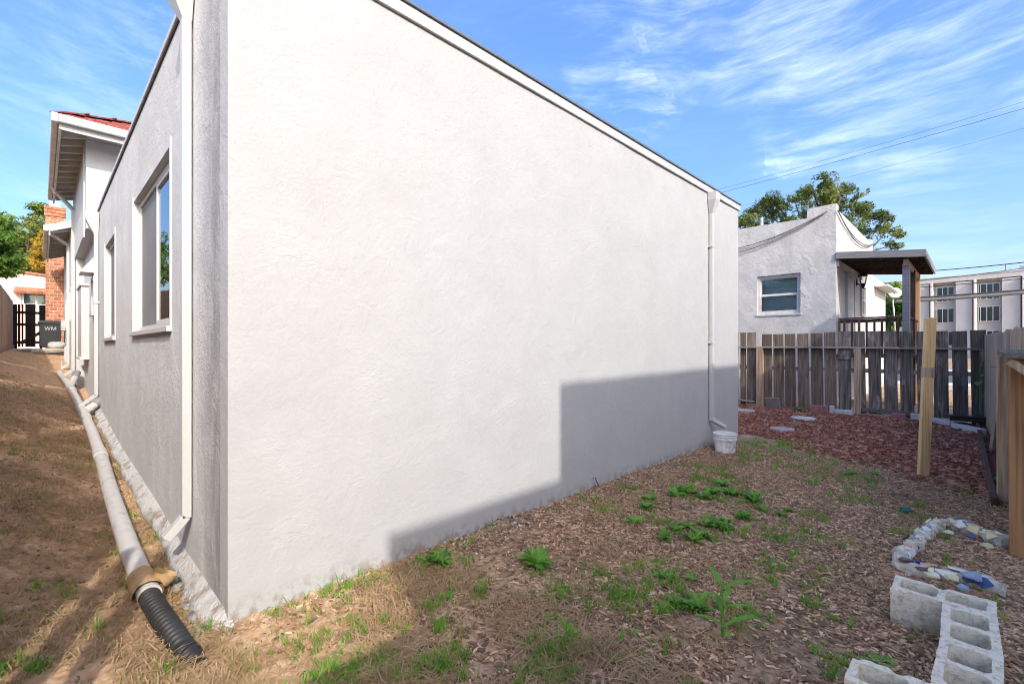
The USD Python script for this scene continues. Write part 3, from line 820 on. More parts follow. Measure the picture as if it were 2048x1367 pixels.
# two-storey part behind
XU, YU1 = 0.539, 15.3
part(house, 'lower_wall', box(XW + 0.003, 9, YEND + 0.001, 14.4, -0.3, 3.49), MAT['stucco_rear'])
part(house, 'upper_wall', wallY(sg.box(XU, 3.49, 9, 5.08).difference(sg.box(1.0, 4.05, 1.75, 4.62)), YEND, YEND + T), MAT['stucco_rear'])
part(house, 'upper_wall', box(XU, XU + T, YEND + T, YU1, 3.49, 5.08), MAT['stucco_rear'])
part(house, 'upper_floor', box(XU + 0.002, 9, YEND + T, YU1, 3.492, 3.6), MAT['trim_dirty'])
part(house, 'rear_wall', box(0.56, 9, 14.41, 22.4, 0.0, 4.86), MAT['stucco_rear'])
FU = Frame((0, YEND, 0), (1, 0, 0), (0, -1, 0))
window(house, FU, 1.0, 1.75, 4.05, 4.62, 0.03, (0, 0.5, 1), fw=0.05, sill=0.02, back='room', horizontal=True, frame='trim')
part(house, 'corner_board', box(XU - 0.02, XU - 0.002, YEND + 0.25, YEND + 0.33, 3.38, 4.9), MAT['trim'])
# narrow bay with a sill on corbels, its awning, and the small window beside it
bay = part(house, 'bay', box(0.575, XW + 0.003, 12.9, 14.1, 1.27, 2.72), MAT['trim'])
part(bay, 'bay_roof', bbox(0.55, XW + 0.003, 12.86, 14.14, 2.722, 2.77, 0.004), MAT['trim_dirty'])
part(bay, 'bay_sill', bbox(0.55, XW + 0.003, 12.86, 14.14, 1.22, 1.268, 0.004), MAT['trim_dirty'])
FL = Frame((XW + 0.003, 0, 0), (0, 1, 0), (-1, 0, 0))
nw = part(house, 'window', MB().add(FL.box(11.25, 11.32, 2.1, 2.75, -0.02, 0.035)).add(FL.box(11.72, 11.79, 2.1, 2.75, -0.02, 0.035)).add(FL.box(11.32, 11.72, 2.69, 2.75, -0.02, 0.035)).add(FL.box(11.22, 11.82, 2.04, 2.1, -0.02, 0.06)), MAT['trim'], label='small narrow side window under a white hood')
part(nw, 'pane', FL.box(11.32, 11.72, 2.1, 2.69, -0.012, 0.006), MAT['glass_dark'])
hood = trimesh.convex.convex_hull(np.array([(XW, 11.2, 3.12), (XW, 11.84, 3.12), (XW, 11.2, 2.82), (XW, 11.84, 2.82), (XW - 0.20, 11.2, 2.82), (XW - 0.20, 11.84, 2.82), (XW - 0.20, 11.2, 2.80), (XW - 0.20, 11.84, 2.80), (XW, 11.2, 2.80), (XW, 11.84, 2.80)]))
part(house, 'window_hood', hood, MAT['trim'])

# upper roof: hip with open eaves
EX, EY, EZ, EYB, PIT = 0.20, 10.25, 5.10, 15.7, 0.5
hd = (EYB - EY) / 2
def hip(x0, x1, y0, y1, z, p, th=0.04):
    h = (y1 - y0) / 2
    v = np.array([(x0, y0, z), (x1, y0, z), (x1, y1, z), (x0, y1, z), (x0 + h, y0 + h, z + h * p), (x1 - h, y0 + h, z + h * p)], float)
    f = [(0, 1, 5), (0, 5, 4), (1, 2, 5), (2, 3, 4), (2, 4, 5), (3, 0, 4)]
    vb = v - [0, 0, th]
    n = 6
    f += [tuple(n + i for i in t[::-1]) for t in f]
    for a, b in ((0, 1), (1, 2), (2, 3), (3, 0)):
        f += [(a, a + n, b + n), (a, b + n, b)]
    return np.vstack([v, vb]), np.array(f)
roof = part(house, 'hip_roof', hip(EX - 0.03, 9.4, EY - 0.03, EYB, EZ + 0.005, PIT), MAT['soffit'])
sh = MB()
for k in range(14):               # shingle courses on the front and side slopes, each lapping the one below
    t0, t1 = k * 0.19, k * 0.19 + 0.22
    for (A, B, up) in (((EX - 0.04, EY - 0.04), (9.3, EY - 0.04), (0, 1)), ((EX - 0.04, EYB), (EX - 0.04, EY - 0.04), (1, 0))):
        A, B, up3 = np.array([*A, EZ + 0.03]), np.array([*B, EZ + 0.03]), np.array([*up, PIT])
        along = (B - A) / np.linalg.norm(B - A)
        L = np.linalg.norm(B - A)
        s0 = t0 if up == (0, 1) else 0.0
        x = t0 if up == (0, 1) else 0
        pos = (t0 if up == (0, 1) else 0)
        u0 = t0 if up == (0, 1) else t0
        n = int((L - 2 * t0) / 0.3)
        for i in range(max(n, 0)):
            a0 = t0 + i * 0.3 + 0.004 + (0.15 if k % 2 else 0)
            a1 = min(a0 + 0.292, L - t0)
            if a1 <= a0: continue
            dz = RNG.uniform(0, 0.012)
            q = [A + along * a0 + up3 * t0 + [0, 0, 0.012 + dz], A + along * a1 + up3 * t0 + [0, 0, 0.012 + dz], A + along * a1 + up3 * t1, A + along * a0 + up3 * t1]
            v = np.array(q + [p - np.array([0, 0, 0.014]) for p in q])
            sh.add((v, np.array([(0, 1, 2, 3), (0, 4, 5, 1), (1, 5, 6, 2), (3, 7, 4, 0)])))
part(roof, 'shingles', sh, MAT['shingle'], kind='stuff')
hipline = MB()
for i in range(12):
    a = np.array([EX - 0.04 + i * 0.21, EY - 0.04 + i * 0.21, EZ + 0.045 + i * 0.21 * PIT])
    hipline.add(beam(a, a + np.array([0.24, 0.24, 0.24 * PIT + 0.01]), 0.2, 0.02))
part(roof, 'hip_caps', hipline, MAT['shingle'])
part(house, 'gutter', bbox(EX - 0.09, EX - 0.005, EY - 0.09, EYB, EZ - 0.12, EZ + 0.02, 0.012), MAT['trim_dirty'])
part(house, 'gutter', bbox(EX - 0.003, 9.4, EY - 0.09, EY - 0.005, EZ - 0.11, EZ + 0.02, 0.012), MAT['trim'])
part(house, 'fascia', box(EX - 0.003, EX + 0.03, EY, EYB, EZ - 0.19, EZ - 0.012), MAT['rafter'])
part(house, 'fascia', box(EX + 0.031, 9.4, EY - 0.003, EY + 0.03, EZ - 0.2, EZ - 0.012), MAT['trim'])
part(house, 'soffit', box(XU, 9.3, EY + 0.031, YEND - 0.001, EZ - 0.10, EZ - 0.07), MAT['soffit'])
for k in range(13):
    y = EY + 0.12 + k * 0.425
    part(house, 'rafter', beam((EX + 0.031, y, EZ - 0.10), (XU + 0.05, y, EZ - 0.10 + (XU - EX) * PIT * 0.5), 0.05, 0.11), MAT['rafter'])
FR = Frame((0.56, 0, 0), (0, 1, 0), (-1, 0, 0))
d4 = downspout(house, FR, 14.75, 4.62, 0.95, 0.09, 0.06, (0.75, 0.66, 0), out=0.2)
part(d4, 'elbow', beam((EX + 0.02, 14.4, EZ - 0.2), (0.53, 14.75, 4.62), 0.06, 0.06), MAT['trim'])
part(d4, 'elbow', beam((EX - 0.02, 14.37, EZ - 0.08), (EX + 0.03, 14.42, EZ - 0.24), 0.06, 0.06), MAT['trim'])
# lower rear roof with its own eave
LX, LY0, LY1, LZ = 0.17, 17.0, 22.4, 4.57
lr = MB()
v = np.array([(LX - 0.03, LY0, LZ), (3.5, LY0, LZ + 1.2), (3.5, LY1, LZ + 1.2), (LX - 0.03, LY1, LZ)], float)
v = np.vstack([v, v + [0, 0, 0.06]])
lr.add((v, np.array([(0, 3, 2, 1), (4, 5, 6, 7), (0, 1, 5, 4), (1, 2, 6, 5), (2, 3, 7, 6), (3, 0, 4, 7)])))
part(house, 'rear_roof', lr, MAT['soffit'])
part(house, 'rake_board', beam((LX - 0.05, LY0 - 0.02, LZ - 0.03), (0.9, LY0 - 0.02, LZ + 0.31), 0.04, 0.17), MAT['trim'])
part(house, 'gutter', bbox(LX - 0.13, LX - 0.032, LY0 - 0.03, LY1, LZ - 0.1, LZ + 0.05, 0.012), MAT['trim_dirty'])
part(house, 'fascia', box(LX - 0.03, LX + 0.0, LY0 + 0.01, LY1, LZ - 0.2, LZ - 0.012), MAT['rafter'])
for k in range(10):
    y = LY0 + 0.25 + k * 0.55
    part(house, 'rafter', beam((LX + 0.002, y, LZ - 0.06), (0.66, y, LZ + 0.11), 0.06, 0.11), MAT['rafter'])
d5 = downspout(house, FR, 17.6, 4.25, 1.0, 0.09, 0.06, (0.75, 0.66, 0), out=0.2)
part(d5, 'elbow', beam((LX + 0.0, 17.25, LZ - 0.12), (0.53, 17.6, 4.25), 0.06, 0.06), MAT['trim'])
part(house, 'plumbing_box', bbox(0.44, 0.557, 20.6, 20.9, 2.0, 2.35, 0.01), MAT['galv'])
for i, (y, z) in enumerate(((16.1, 3.0), (19.3, 2.9))):
    part(house, 'window', MB().add(FR.box(y, y + 0.08, z - 0.9, z, -0.01, 0.04)).add(FR.box(y + 0.62, y + 0.7, z - 0.9, z, -0.01, 0.04)).add(FR.box(y + 0.08, y + 0.62, z - 0.08, z, -0.01, 0.04)).add(FR.box(y + 0.08, y + 0.62, z - 0.9, z - 0.82, -0.01, 0.04)), MAT['trim'])

# chimney of separate bricks
chx0, chx1, chy0, chy1 = 0.10, 0.60, 23.0, 23.7
chim = part(house, 'chimney', MB().add(box(chx0 + 0.012, chx1 - 0.012, chy0 + 0.012, chy1, 1.2, 6.42)).add(box(chx0 + 0.1, chx1 - 0.1, chy0 + 0.1, chy1, 6.42, 6.62)), MAT['mortar'])
rowh = 0.122
z, r = 1.43, 0
while z < 6.36:
    out = 0.035 if z > 6.05 else (0.02 if z > 5.95 else 0.0)
    xs = [chx0 - out]
    step = 0.205
    x = chx0 - out + (step / 2 if r % 2 else step)
    while x < chx1 + out - 0.05:
        xs.append(x); x += step
    xs.append(chx1 + out)
    for a, b in zip(xs[:-1], xs[1:]):
        e = RNG.uniform(0, 0.006)
        part(chim, 'brick', bbox(a + 0.007, b - 0.007, chy0 - out - e, chy0 + 0.1, z + 0.009, z + rowh - 0.009, 0.006), MAT['brick'])
    z += rowh; r += 1

# ------------------------------------------------------------------ the drain pipe along the house
def smooth_path(pts, n):
    p = np.array(pts, float)
    t = np.concatenate([[0], np.cumsum(np.linalg.norm(np.diff(p, axis=0), axis=1))])
    s = np.linspace(0, t[-1], n)
    q = np.stack([np.interp(s, t, p[:, k]) for k in range(3)], 1)
    for _ in range(3):
        q[1:-1] = (q[:-2] + 2 * q[1:-1] + q[2:]) / 4
    return q


R = 0.058
pp = [(300, 1190), (268, 1120), (243, 1050), (222, 985), (203, 915), (184, 862), (165, 820), (152, 795), (140, 772), (118, 745)]
ppw = [GR(px, py, R + 0.012) for px, py in pp]
pipe = thing('drain_pipe', 'long grey plastic drain pipe with two branches lying beside the house, ending in black hose', 'drain pipe', ppw[0] - [0, 0, R])
main = smooth_path(ppw, 80)
part(pipe, 'pipe', tube(main, R, 20), MAT['abs_grey'], smooth=40)
def collar(i, r, n, name='coupling', mat='abs_grey'):
    part(pipe, name, tube(main[i:i + n], r, 20), MAT[mat], smooth=40)
for i in (24, 45, 60):
    collar(i, R + 0.008, 3)
for (px, py), (qx, qy), dz in (((168, 824), (193, 793), 0.16), ((141, 772), (152, 736), 0.2)):
    a = GR(px, py, R + 0.012); b = a + np.array([0.20, 0.16, 0.15]) if px > 150 else a + np.array([0.12, 0.55, 0.25])
    br = part(pipe, 'branch', tube([a, a + (b - a) * 0.5, b], R, 18), MAT['abs_grey'], smooth=40)
    part(br, 'socket', tube([a + (b - a) * 0.66, b + (b - a) * 0.04], R + 0.009, 18), MAT['pvc_dark'], smooth=40)
    k = int(np.argmin(np.linalg.norm(main - a, axis=1)))
    collar(max(k - 3, 0), R + 0.009, 8, 'wye_collar')
# black corrugated hose
hz = [GR(px, py, dzz) for (px, py), dzz in zip([(288, 1172), (310, 1212), (338, 1255), (366, 1297), (392, 1325)], [R, 0.06, 0.05, 0.03, -0.005])]
hz.append(hz[-1] + (hz[-1] - hz[-2]) * 1.6 - np.array([0, 0, 0.10]))
hp = smooth_path(hz, 240)
hr = 0.046 + 0.007 * np.sin(np.linspace(0, 240 / 8.0 * 2 * np.pi, 240))
part(pipe, 'corrugated_hose', tube(hp, hr, 22), MAT['black_plastic'], smooth=60)
part(pipe, 'cloth_wrap', roughen(tube(smooth_path([main[0] + (main[1] - main[0]) * 2, hp[6], hp[26]], 16), np.linspace(R + 0.008, R + 0.016, 16), 26, caps=False), 0.008, 22, 3), MAT['tape'], smooth=60)
cc = hp[8] + np.array([0.085, 0.03, 0.02])
cup = lathe([(0.026, -0.05), (0.048, -0.02), (0.062, 0.02), (0.068, 0.038), (0.06, 0.034), (0.042, -0.015), (0.0, -0.03)], 22)
cup = turn(roughen(cup, 0.010, 18, 9), 0.5, [0, 1, 0], [0, 0, 0])
part(pipe, 'wrap_pocket', move(cup, cc), MAT['tape'], smooth=60)

# rusty and white service pipes at the foot of the wall
sp = thing('service_pipe', 'rusty thin pipe running along the footing beyond the grey drain pipe', 'pipe', GR(160, 800))
part(sp, 'pipe', tube(smooth_path([GR(172, 812, 0.05), GR(161, 790, 0.06), GR(152, 772, 0.06), GR(146, 757, 0.05)], 20), 0.018, 8), MAT['copper'], smooth=40)
sp2 = thing('standpipe', 'short white standpipes with elbow by the house wall below the bin', 'standpipe', PX(130, 700, 0.45))
b0 = GR(131, 722); h0 = b0 + [0, 0, 0.42]
part(sp2, 'pipe', tube([b0 - [0, 0, 0.1], h0], 0.035, 10), MAT['trim'], smooth=40)
part(sp2, 'arm', tube([h0, h0 + np.array([0.2, 0.05, 0.0])], 0.038, 10), MAT['trim'], smooth=40)
part(sp2, 'valve', tube([b0 + np.array([0.12, 0.1, 0.02]), b0 + np.array([0.12, 0.1, 0.16])], 0.06, 12), MAT['trim_dirty'], smooth=40)
b0 = GR(124, 735)
solo('standpipe', MB().add(tube([b0 - [0, 0, 0.1], b0 + [0, 0, 0.16]], 0.022, 8)).add(tube([b0 + [0, 0, 0.16], b0 + [0, 0, 0.185]], 0.03, 8)), MAT['trim'], 'thin capped white pipe stub standing beside the upper end of the drain pipe', 'standpipe', smooth=40)

# ------------------------------------------------------------------ left side: slab, bin, gate, fence, pink house
slab = solo('concrete_slab', bbox(-0.62, 0.555, 20.0, 24.6, 1.0, 1.435, 0.02), MAT['concrete'], 'concrete landing at the end of the side passage, under the bin', 'slab')
solo('plank', bbox(-0.62, -0.2, 19.8, 19.98, 1.33, 1.40, 0.01), MAT['wood_edge'], 'short dark plank lying in front of the concrete landing', 'plank')
solo('plank', xf(bbox(-0.5, 0.5, -0.12, 0.12, 0, 0.05, 0.01), trimesh.transformations.translation_matrix((0.1, 19.8, float(terrain(0.1, 19.8)) + 0.06)) @ trimesh.transformations.rotation_matrix(-0.12, [0, 1, 0])), MAT['wood_grey'], 'grey weathered board sloping below the concrete landing', 'plank')

bx, by, bz = 0.225, 21.6, 1.437
tb = thing('rubbish_bin', 'black wheeled rubbish bin with white letters on its front', 'bin', (bx, by, bz))
def taper(w0, d0, w1, d1, z0, z1, c):
    p = [(s * w / 2, t * d / 2, z) for w, d, z in ((w0, d0, z0), (w1, d1, z1)) for s in (-1, 1) for t in (-1, 1)]
    return trimesh.convex.convex_hull(np.array(p) + np.array([c[0], c[1], 0]))
part(tb, 'body', taper(0.44, 0.5, 0.54, 0.62, bz + 0.03, bz + 0.82, (bx, by)), MAT['bin_plastic'])
part(tb, 'rim', bbox(bx - 0.295, bx + 0.295, by - 0.33, by + 0.33, bz + 0.79, bz + 0.83, 0.01), MAT['bin_plastic'])
lid = part(tb, 'lid', taper(0.62, 0.70, 0.52, 0.60, bz + 0.832, bz + 0.91, (bx, by)), MAT['bin_plastic'])
part(tb, 'handle', tube([(bx - 0.25, by + 0.40, bz + 0.84), (bx + 0.25, by + 0.40, bz + 0.84)], 0.018, 8), MAT['bin_plastic'])
for s in (-1, 1):
    part(tb, 'wheel', tube([(bx + s * 0.20, by + 0.26, bz + 0.11), (bx + s * 0.26, by + 0.26, bz + 0.11)], 0.11, 16), MAT['black_plastic'])
tm = meshkit.text_mesh('WM', 0.105, 0.006)
v, f = vf(tm)
v[:, 0] -= v[:, 0].mean(); v[:, 0] *= 1.05
part(tb, 'lettering', (np.stack([v[:, 0] + bx - 0.02, -v[:, 2] + by - 0.296, v[:, 1] + bz + 0.60], 1), f), MAT['tile_ltgrey'])
rk = trimesh.creation.icosphere(3, 0.17)
v, f = roughen(rk, 0.05, 5, 4)
solo('stone', (v * [1.25, 0.9, 0.75] + [0.33, 20.5, 1.53], f), MAT['concrete'], 'pale rounded stone at the foot of the black bin', 'stone', smooth=40)

gate = thing('wooden_gate', 'dark stained gate of spaced upright boards closing the side passage', 'gate', (-0.62, 24.2, 1.43))
gx = [(-0.585, -0.52), (-0.49, -0.445), (-0.40, -0.14), (-0.05, 0.19), (0.28, 0.55)]
for a, b in gx:
    part(gate, 'board', bbox(a, b, 24.20, 24.225, 1.50, 3.02 + RNG.uniform(-0.03, 0.03), 0.004), MAT['wood_gate'])
for z in (1.62, 2.25, 2.68):
    part(gate, 'rail', bbox(-0.6, 0.6, 24.16, 24.198, z, z + 0.09, 0.004), MAT['wood_gate'])
part(gate, 'brace', beam((-0.52, 24.14, 1.62), (0.28, 24.14, 2.25), 0.035, 0.1, up=(0, 0, 1)), MAT['wood_gate'])
part(gate, 'post', bbox(-0.70, -0.60, 24.15, 24.26, 1.2, 3.0, 0.006), MAT['wood_gate'])

XFEN = -0.70
lf = thing('board_fence', 'weathered tan board fence along the left edge of the passage', 'fence', (XFEN, 0.9, 0.2))
y, k = 1.2, 0
gaps = {}
wide = [(5.55, 5.75, 0.34), (10.0, 10.2, 0.34), (13.5, 13.65, 0.25)]
while y < 24.0:
    w = 0.138
    zb = float(np.interp(y, YF, ZF))
    g = next((w_ for a_, b_, w_ in wide if a_ <= y <= b_), 0.004)
    tp = zb + float(np.interp(y, [7.5, 14.0], [2.25, 1.66])) + RNG.uniform(-0.012, 0.012)
    part(lf, 'board', bbox(XFEN - 0.018 + RNG.uniform(-0.004, 0.004), XFEN + RNG.uniform(-0.003, 0.003), y, y + w, zb - 0.1, tp, 0.003), MAT['wood_tan'])
    y += w + g; k += 1
for a in np.arange(1.2, 23.9, 2.4):
    b = min(a + 2.38, 24.1)
    za, zb2 = float(np.interp(a, YF, ZF)), float(np.interp(b, YF, ZF))
    for dz in (0.22, 1.35):
        part(lf, 'rail', beam((XFEN - 0.045, a, za + dz), (XFEN - 0.045, b, zb2 + dz), 0.04, 0.09), MAT['wood_tan'])
    part(lf, 'post', bbox(XFEN - 0.16, XFEN - 0.067, a, a + 0.09, za - 0.3, za + 1.6, 0.005), MAT['wood_tan'])
part(lf, 'kick_board', beam((XFEN + 0.02, 15, 1.30), (XFEN + 0.02, 24.0, 1.47), 0.03, 0.2), MAT['wood_tan'])

ph = thing('pink_house', 'pale pink stucco house with a small tiled eyebrow over its window, behind the gate', 'house', (-4, 34, 1.4))
PHY = 34.0
pl, prr = PY(-40, 560, PHY)[0], PY(180, 560, PHY)[0]
zt0, zt1 = PY(16, 541, PHY)[2], PY(92, 552, PHY)[2]
wl, wr = PY(42, 580, PHY), PY(92, 599, PHY)
ptop = sg.Polygon([(pl, 0.8), (prr, 0.8), (prr, zt1 - 0.3), (0.9, zt1 - 0.05), (PY(16, 541, PHY)[0], zt0), (pl, zt0 - 0.2)])
ptop = ptop.difference(sg.box(wl[0], wr[2] - 0.35, wr[0] + 0.3, wl[2] - 0.05))
part(ph, 'wall', wallY(ptop, PHY, PHY + 0.25), MAT['stucco_pink'])
part(ph, 'body', box(pl, prr, PHY + 0.4, PHY + 6, 0.8, zt1 - 0.35), MAT['stucco_pink'])
for (a, b) in (((PY(16, 541, PHY)[0], zt0), (0.9, zt1 - 0.05)), ((pl, zt0 - 0.2), (PY(16, 541, PHY)[0], zt0))):
    n = int(abs(b[0] - a[0]) / 0.3) + 1
    for i in range(n):
        t0, t1 = i / n, (i + 0.97) / n
        part(ph, 'coping_tile', beam((a[0] + (b[0] - a[0]) * t0, PHY + 0.1, a[1] + (b[1] - a[1]) * t0 + 0.03), (a[0] + (b[0] - a[0]) * t1, PHY + 0.1, a[1] + (b[1] - a[1]) * t1 + 0.03), 0.42, 0.09), MAT['tile_terracotta'])
n = 14
for i in range(n):
    x = wl[0] - 0.15 + (wr[0] + 0.45 - wl[0]) * i / n
    part(ph, 'roof_tile', tube([(x, PHY - 0.02, wl[2] + 0.10), (x, PHY - 0.42, wl[2] - 0.12)], 0.075, 8), MAT['tile_terracotta'], smooth=40)
part(ph, 'eyebrow', bbox(wl[0] - 0.25, wr[0] + 0.4, PHY - 0.34, PHY - 0.002, wl[2] - 0.13, wl[2] - 0.06, 0.01), MAT['wood_deck'])
FPH = Frame((0, PHY, 0), (1, 0, 0), (0, -1, 0))
window(ph, FPH, wl[0], wr[0] + 0.3, wr[2] - 0.35, wl[2] - 0.05, 0.05, (0, 0.45, 1), fw=0.07, sill=0.03, back='blind', frame='vinyl')

sg_ = thing('wooden_gate', 'tall picket gate at the near end of the left passage', 'gate', (-0.65, 1.0, 0.1))
x = -1.02
while x < -0.34:
    part(sg_, 'picket', bbox(x, x + 0.105, 1.0, 1.02, 0.12, 2.33 + RNG.uniform(-0.01, 0.01), 0.003), MAT['wood_tan'])
    x += 0.17
for z in (0.35, 1.95):
    part(sg_, 'rail', bbox(-1.04, -0.33, 0.96, 0.998, z, z + 0.09, 0.004), MAT['wood_tan'])

# ------------------------------------------------------------------ back fence (x = 12.6)
XB = 12.6
bf = thing('board_fence', 'dark weathered fence of gappy upright boards across the back of the yard', 'fence', (XB, 0, 0))
tops = [(1470, 1477, 665), (1480.5, 1491.7, 665), (1494, 1512, 664.5), (1524, 1543.6, 668), (1546, 1566.6, 668), (1569, 1590.4, 667.5), (1594, 1616.5, 667), (1621, 1644.7, 666), (1647.6, 1671, 664),
        (1676, 1701, 662.5), (1706, 1729.5, 662.5), (1735, 1761, 662), (1766, 1793, 662), (1798, 1825.5, 662), (1832.5, 1858, 662.5), (1866, 1896, 662), (1903, 1934, 662), (1940, 1972.6, 660)]
for i, (a, b, t) in enumerate(tops):
    p, q = PX(a, t, XB), PX(b, t, XB)
    low = 0.04 + RNG.uniform(-0.03, 0.03)
    bd = bbox(XB, XB + 0.02, q[1], p[1], low, p[2], 0.003)
    lean = -0.012 if i > 3 else 0.0
    bd = turn(bd, lean + RNG.uniform(-0.004, 0.004), [1, 0, 0], [XB, (p[1] + q[1]) / 2, p[2]])
    part(bf, 'board', bd, MAT['wood_dark' if i > 8 else 'wood_sunlit'])  # left boards carry their sunlight in the wood colour
nb = len(tops)
for i in range(9):                # hidden run on behind the house corner
    y0 = PX(1470, 665, XB)[1] + 0.02 + i * 0.2
    part(bf, 'board', bbox(XB, XB + 0.02, y0, y0 + 0.17, 0.04, 1.83, 0.003), MAT['wood_dark'])
rl = [PX(1478, 693, XB)[1], PX(1640, 693, XB)[1], PX(1800, 693, XB)[1], PX(1990, 697, XB)[1]]
rz = [1.475, 1.47, 1.455, 1.425]
for (ya, yb, za, zb) in zip(rl[:-1], rl[1:], rz[:-1], rz[1:]):
    part(bf, 'rail', beam((XB - 0.045, ya - 0.002, za), (XB - 0.045, yb + 0.002, zb), 0.088, 0.04, b=0.004), MAT['wood_greyx'])
ya, yb = rl[0], rl[-1]
part(bf, 'rail', beam((XB + 0.045, ya, 0.98), (XB + 0.045, yb, 0.95), 0.04, 0.085, b=0.004), MAT['wood_greyx'])
part(bf, 'rail', beam((XB - 0.045, ya, 0.13), (XB - 0.045, PX(1510, 800, XB)[1], 0.12), 0.088, 0.04, b=0.004), MAT['wood_greyx'])
part(bf, 'rail', beam((XB - 0.05, PX(1722, 830, XB)[1], 0.12), (XB - 0.05, PX(1850, 840, XB)[1], 0.10), 0.06, 0.09, b=0.004), MAT['wood_edge'])
part(bf, 'rail', beam((XB - 0.05, PX(1570, 820, XB)[1], 0.03), (XB - 0.05, PX(1640, 830, XB)[1], 0.03), 0.06, 0.07, b=0.004), MAT['wood_edge'])
for a, b, t in ((1512, 1525.5, 692), (1708, 1721.5, 694)):
    p, q = PX(a, t, XB - 0.09), PX(b, t, XB - 0.09)
    part(bf, 'post', bbox(XB - 0.095, XB - 0.002, q[1], p[1], -0.3, 1.452, 0.005), MAT['wood_grey'])
p, q = PX(1958, 700, XB - 0.06), PX(1975, 700, XB - 0.06)
part(bf, 'post', bbox(XB - 0.09, XB - 0.002, q[1], p[1], -0.3, 1.40, 0.005), MAT['wood_dark'])
part(bf, 'patch_board', bbox(XB - 0.03, XB - 0.002, PX(1701, 690, XB)[1], PX(1679, 690, XB)[1], 1.20, 1.43, 0.003), MAT['wood_dark'])

# right fence, running along x towards the camera
rf = thing('board_fence', 'grey weathered fence of narrow boards along the right side of the yard', 'fence', (9, -0.3, 0))
P0, P1 = np.array([12.55, -0.12]), np.array([5.3, -0.46])
dirv = (P1 - P0) / np.linalg.norm(P1 - P0); nrm = np.array([-dirv[1], dirv[0]])
L = np.linalg.norm(P1 - P0)
s = 0.0
while s < L:
    w = 0.135
    a, b = P0 + dirv * s, P0 + dirv * (s + w)
    t = 1.68 + RNG.uniform(-0.015, 0.02)
    part(rf, 'board', beam((*((a + b) / 2), -0.05), (*((a + b) / 2), t), w, 0.02, up=(*nrm, 0), b=0.003), MAT['wood_grey'])
    s += w + RNG.uniform(0.004, 0.012)
# its run on behind the camera, which shades the foreground
cf = thing('board_fence', 'tall grey board fence on the near side of the yard', 'fence', (2, -0.47, 0))
x = -0.7
while x < 1.0:
    if True:
        part(cf, 'board', bbox(x, x + 0.14, -0.49, -0.47, -0.05, 1.88 + RNG.uniform(-0.01, 0.01), 0.003), MAT['wood_grey'])
    x += 0.1405
for z in (0.4, 1.5):
    part(cf, 'rail', bbox(-0.7, 1.08, -0.535, -0.492, z, z + 0.09, 0.004), MAT['wood_greyx'])

# post pair and cap at the right edge of the view
gp = thing('fence_post', 'thick brown wooden post with a capping plank at the right edge', 'post', (4.78, -0.3, 0))
part(gp, 'post', bbox(4.74, 4.86, -0.44, -0.165, -0.35, 1.375, 0.008), MAT['wood_brown'])
cap = beam((4.55, -0.32, 1.40), (6.75, -0.32, 1.41), 0.34, 0.045, b=0.006)
part(gp, 'cap_plank', cap, MAT['wood_edge'])
part(gp, 'brace_end', beam((4.62, -0.16, 1.36), (4.62, -0.46, 1.10), 0.05, 0.12, up=(1, 0, 0), b=0.004), MAT['wood_grey'])
solo('fence_post', bbox(6.40, 6.52, -0.30, -0.14, -0.3, 1.372, 0.006), MAT['wood_grey'], 'narrow grey post just behind the thick brown post', 'post')
pA, pB = GR(1984, 903), PD(2003, 770, 5.9)
solo('plank', beam(pA - [0, 0, 0.05], pB, 0.05, 0.11, up=(1, 0.2, 0), b=0.004), MAT['wood_grey'], 'weathered plank leaning against the right fence behind the grey post', 'plank')
eb = [GR(1962, 846), GR(2010, 1000)]
solo('edging_board', beam((12.3, -0.02, 0.02), (6.2, -0.12, 0.01), 0.05, 0.12, b=0.006), MAT['wood_deck'], 'long dark edging board between red mulch and the right fence', 'edging board')
q0, q1 = PD(1982, 733, 6.1), PD(2046, 733, 4.4)
solo('metal_rod', tube([q0, q1], 0.008, 6), MAT['copper'], 'thin dark metal rod sticking out level between the right fence boards and the posts', 'rod')
for i, (dx, mm, lab) in enumerate(((0, 'hose_blue', 'pale blue cable looped over the right fence behind the capped post'), (5, 'cable_grey', 'grey cable hanging beside the pale blue one on the right fence'))):
    ctl = [(2036 + dx, 668), (2024 + dx, 695), (2008 + dx, 706), (1999 + dx, 716), (1996 + dx, 735), (1998 + dx, 760)]
    solo('cable', tube(smooth_path([PD(px, py, 6.2 - 0.1 * i) for px, py in ctl], 40), 0.012, 8), MAT[mm], lab, 'cable', smooth=True)
solo('plastic_sheet', xf(bbox(-0.11, 0.11, -0.004, 0.004, -0.06, 0.06, 0.002), trimesh.transformations.translation_matrix(PD(2022, 692, 6.4)) @ trimesh.transformations.rotation_matrix(0.6, [0.3, 1, 0.2])), MAT['tile_white'], 'small scrap of white plastic sheet caught beside the cables', 'plastic sheet')

# ------------------------------------------------------------------ neighbour's house on the right
NX, NY = 14.2, 2.52
nh = thing('stucco_house', 'weathered white stucco house with stepped parapet and wooden porch behind the back fence', 'house', (NX, NY, 0))
wn = (PX(1601, 600, NX)[1], PX(1514, 600, NX)[1], 2.38, 3.455)
yb = PX(1615, 420, NX)[1]
poly = sg.Polygon([(NY, -0.2), (9.5, -0.2), (9.5, 4.96), (yb + 0.02, 4.86), (yb, 5.10), (NY, 5.12)]).difference(sg.box(wn[0], wn[2], wn[1], wn[3]))
def lumpy(mesh, amp, freq, seed, edge=0.25):
    v, f = vf(mesh)
    m = trimesh.Trimesh(v, f, process=True)
    v, f = trimesh.remesh.subdivide_to_size(m.vertices, m.faces, edge)
    v = np.array(v)
    return v + amp * 2 * np.stack([meshkit.fbm(v * freq, 3, seed + k) - 0.5 for k in (0, 5, 9)], -1), f
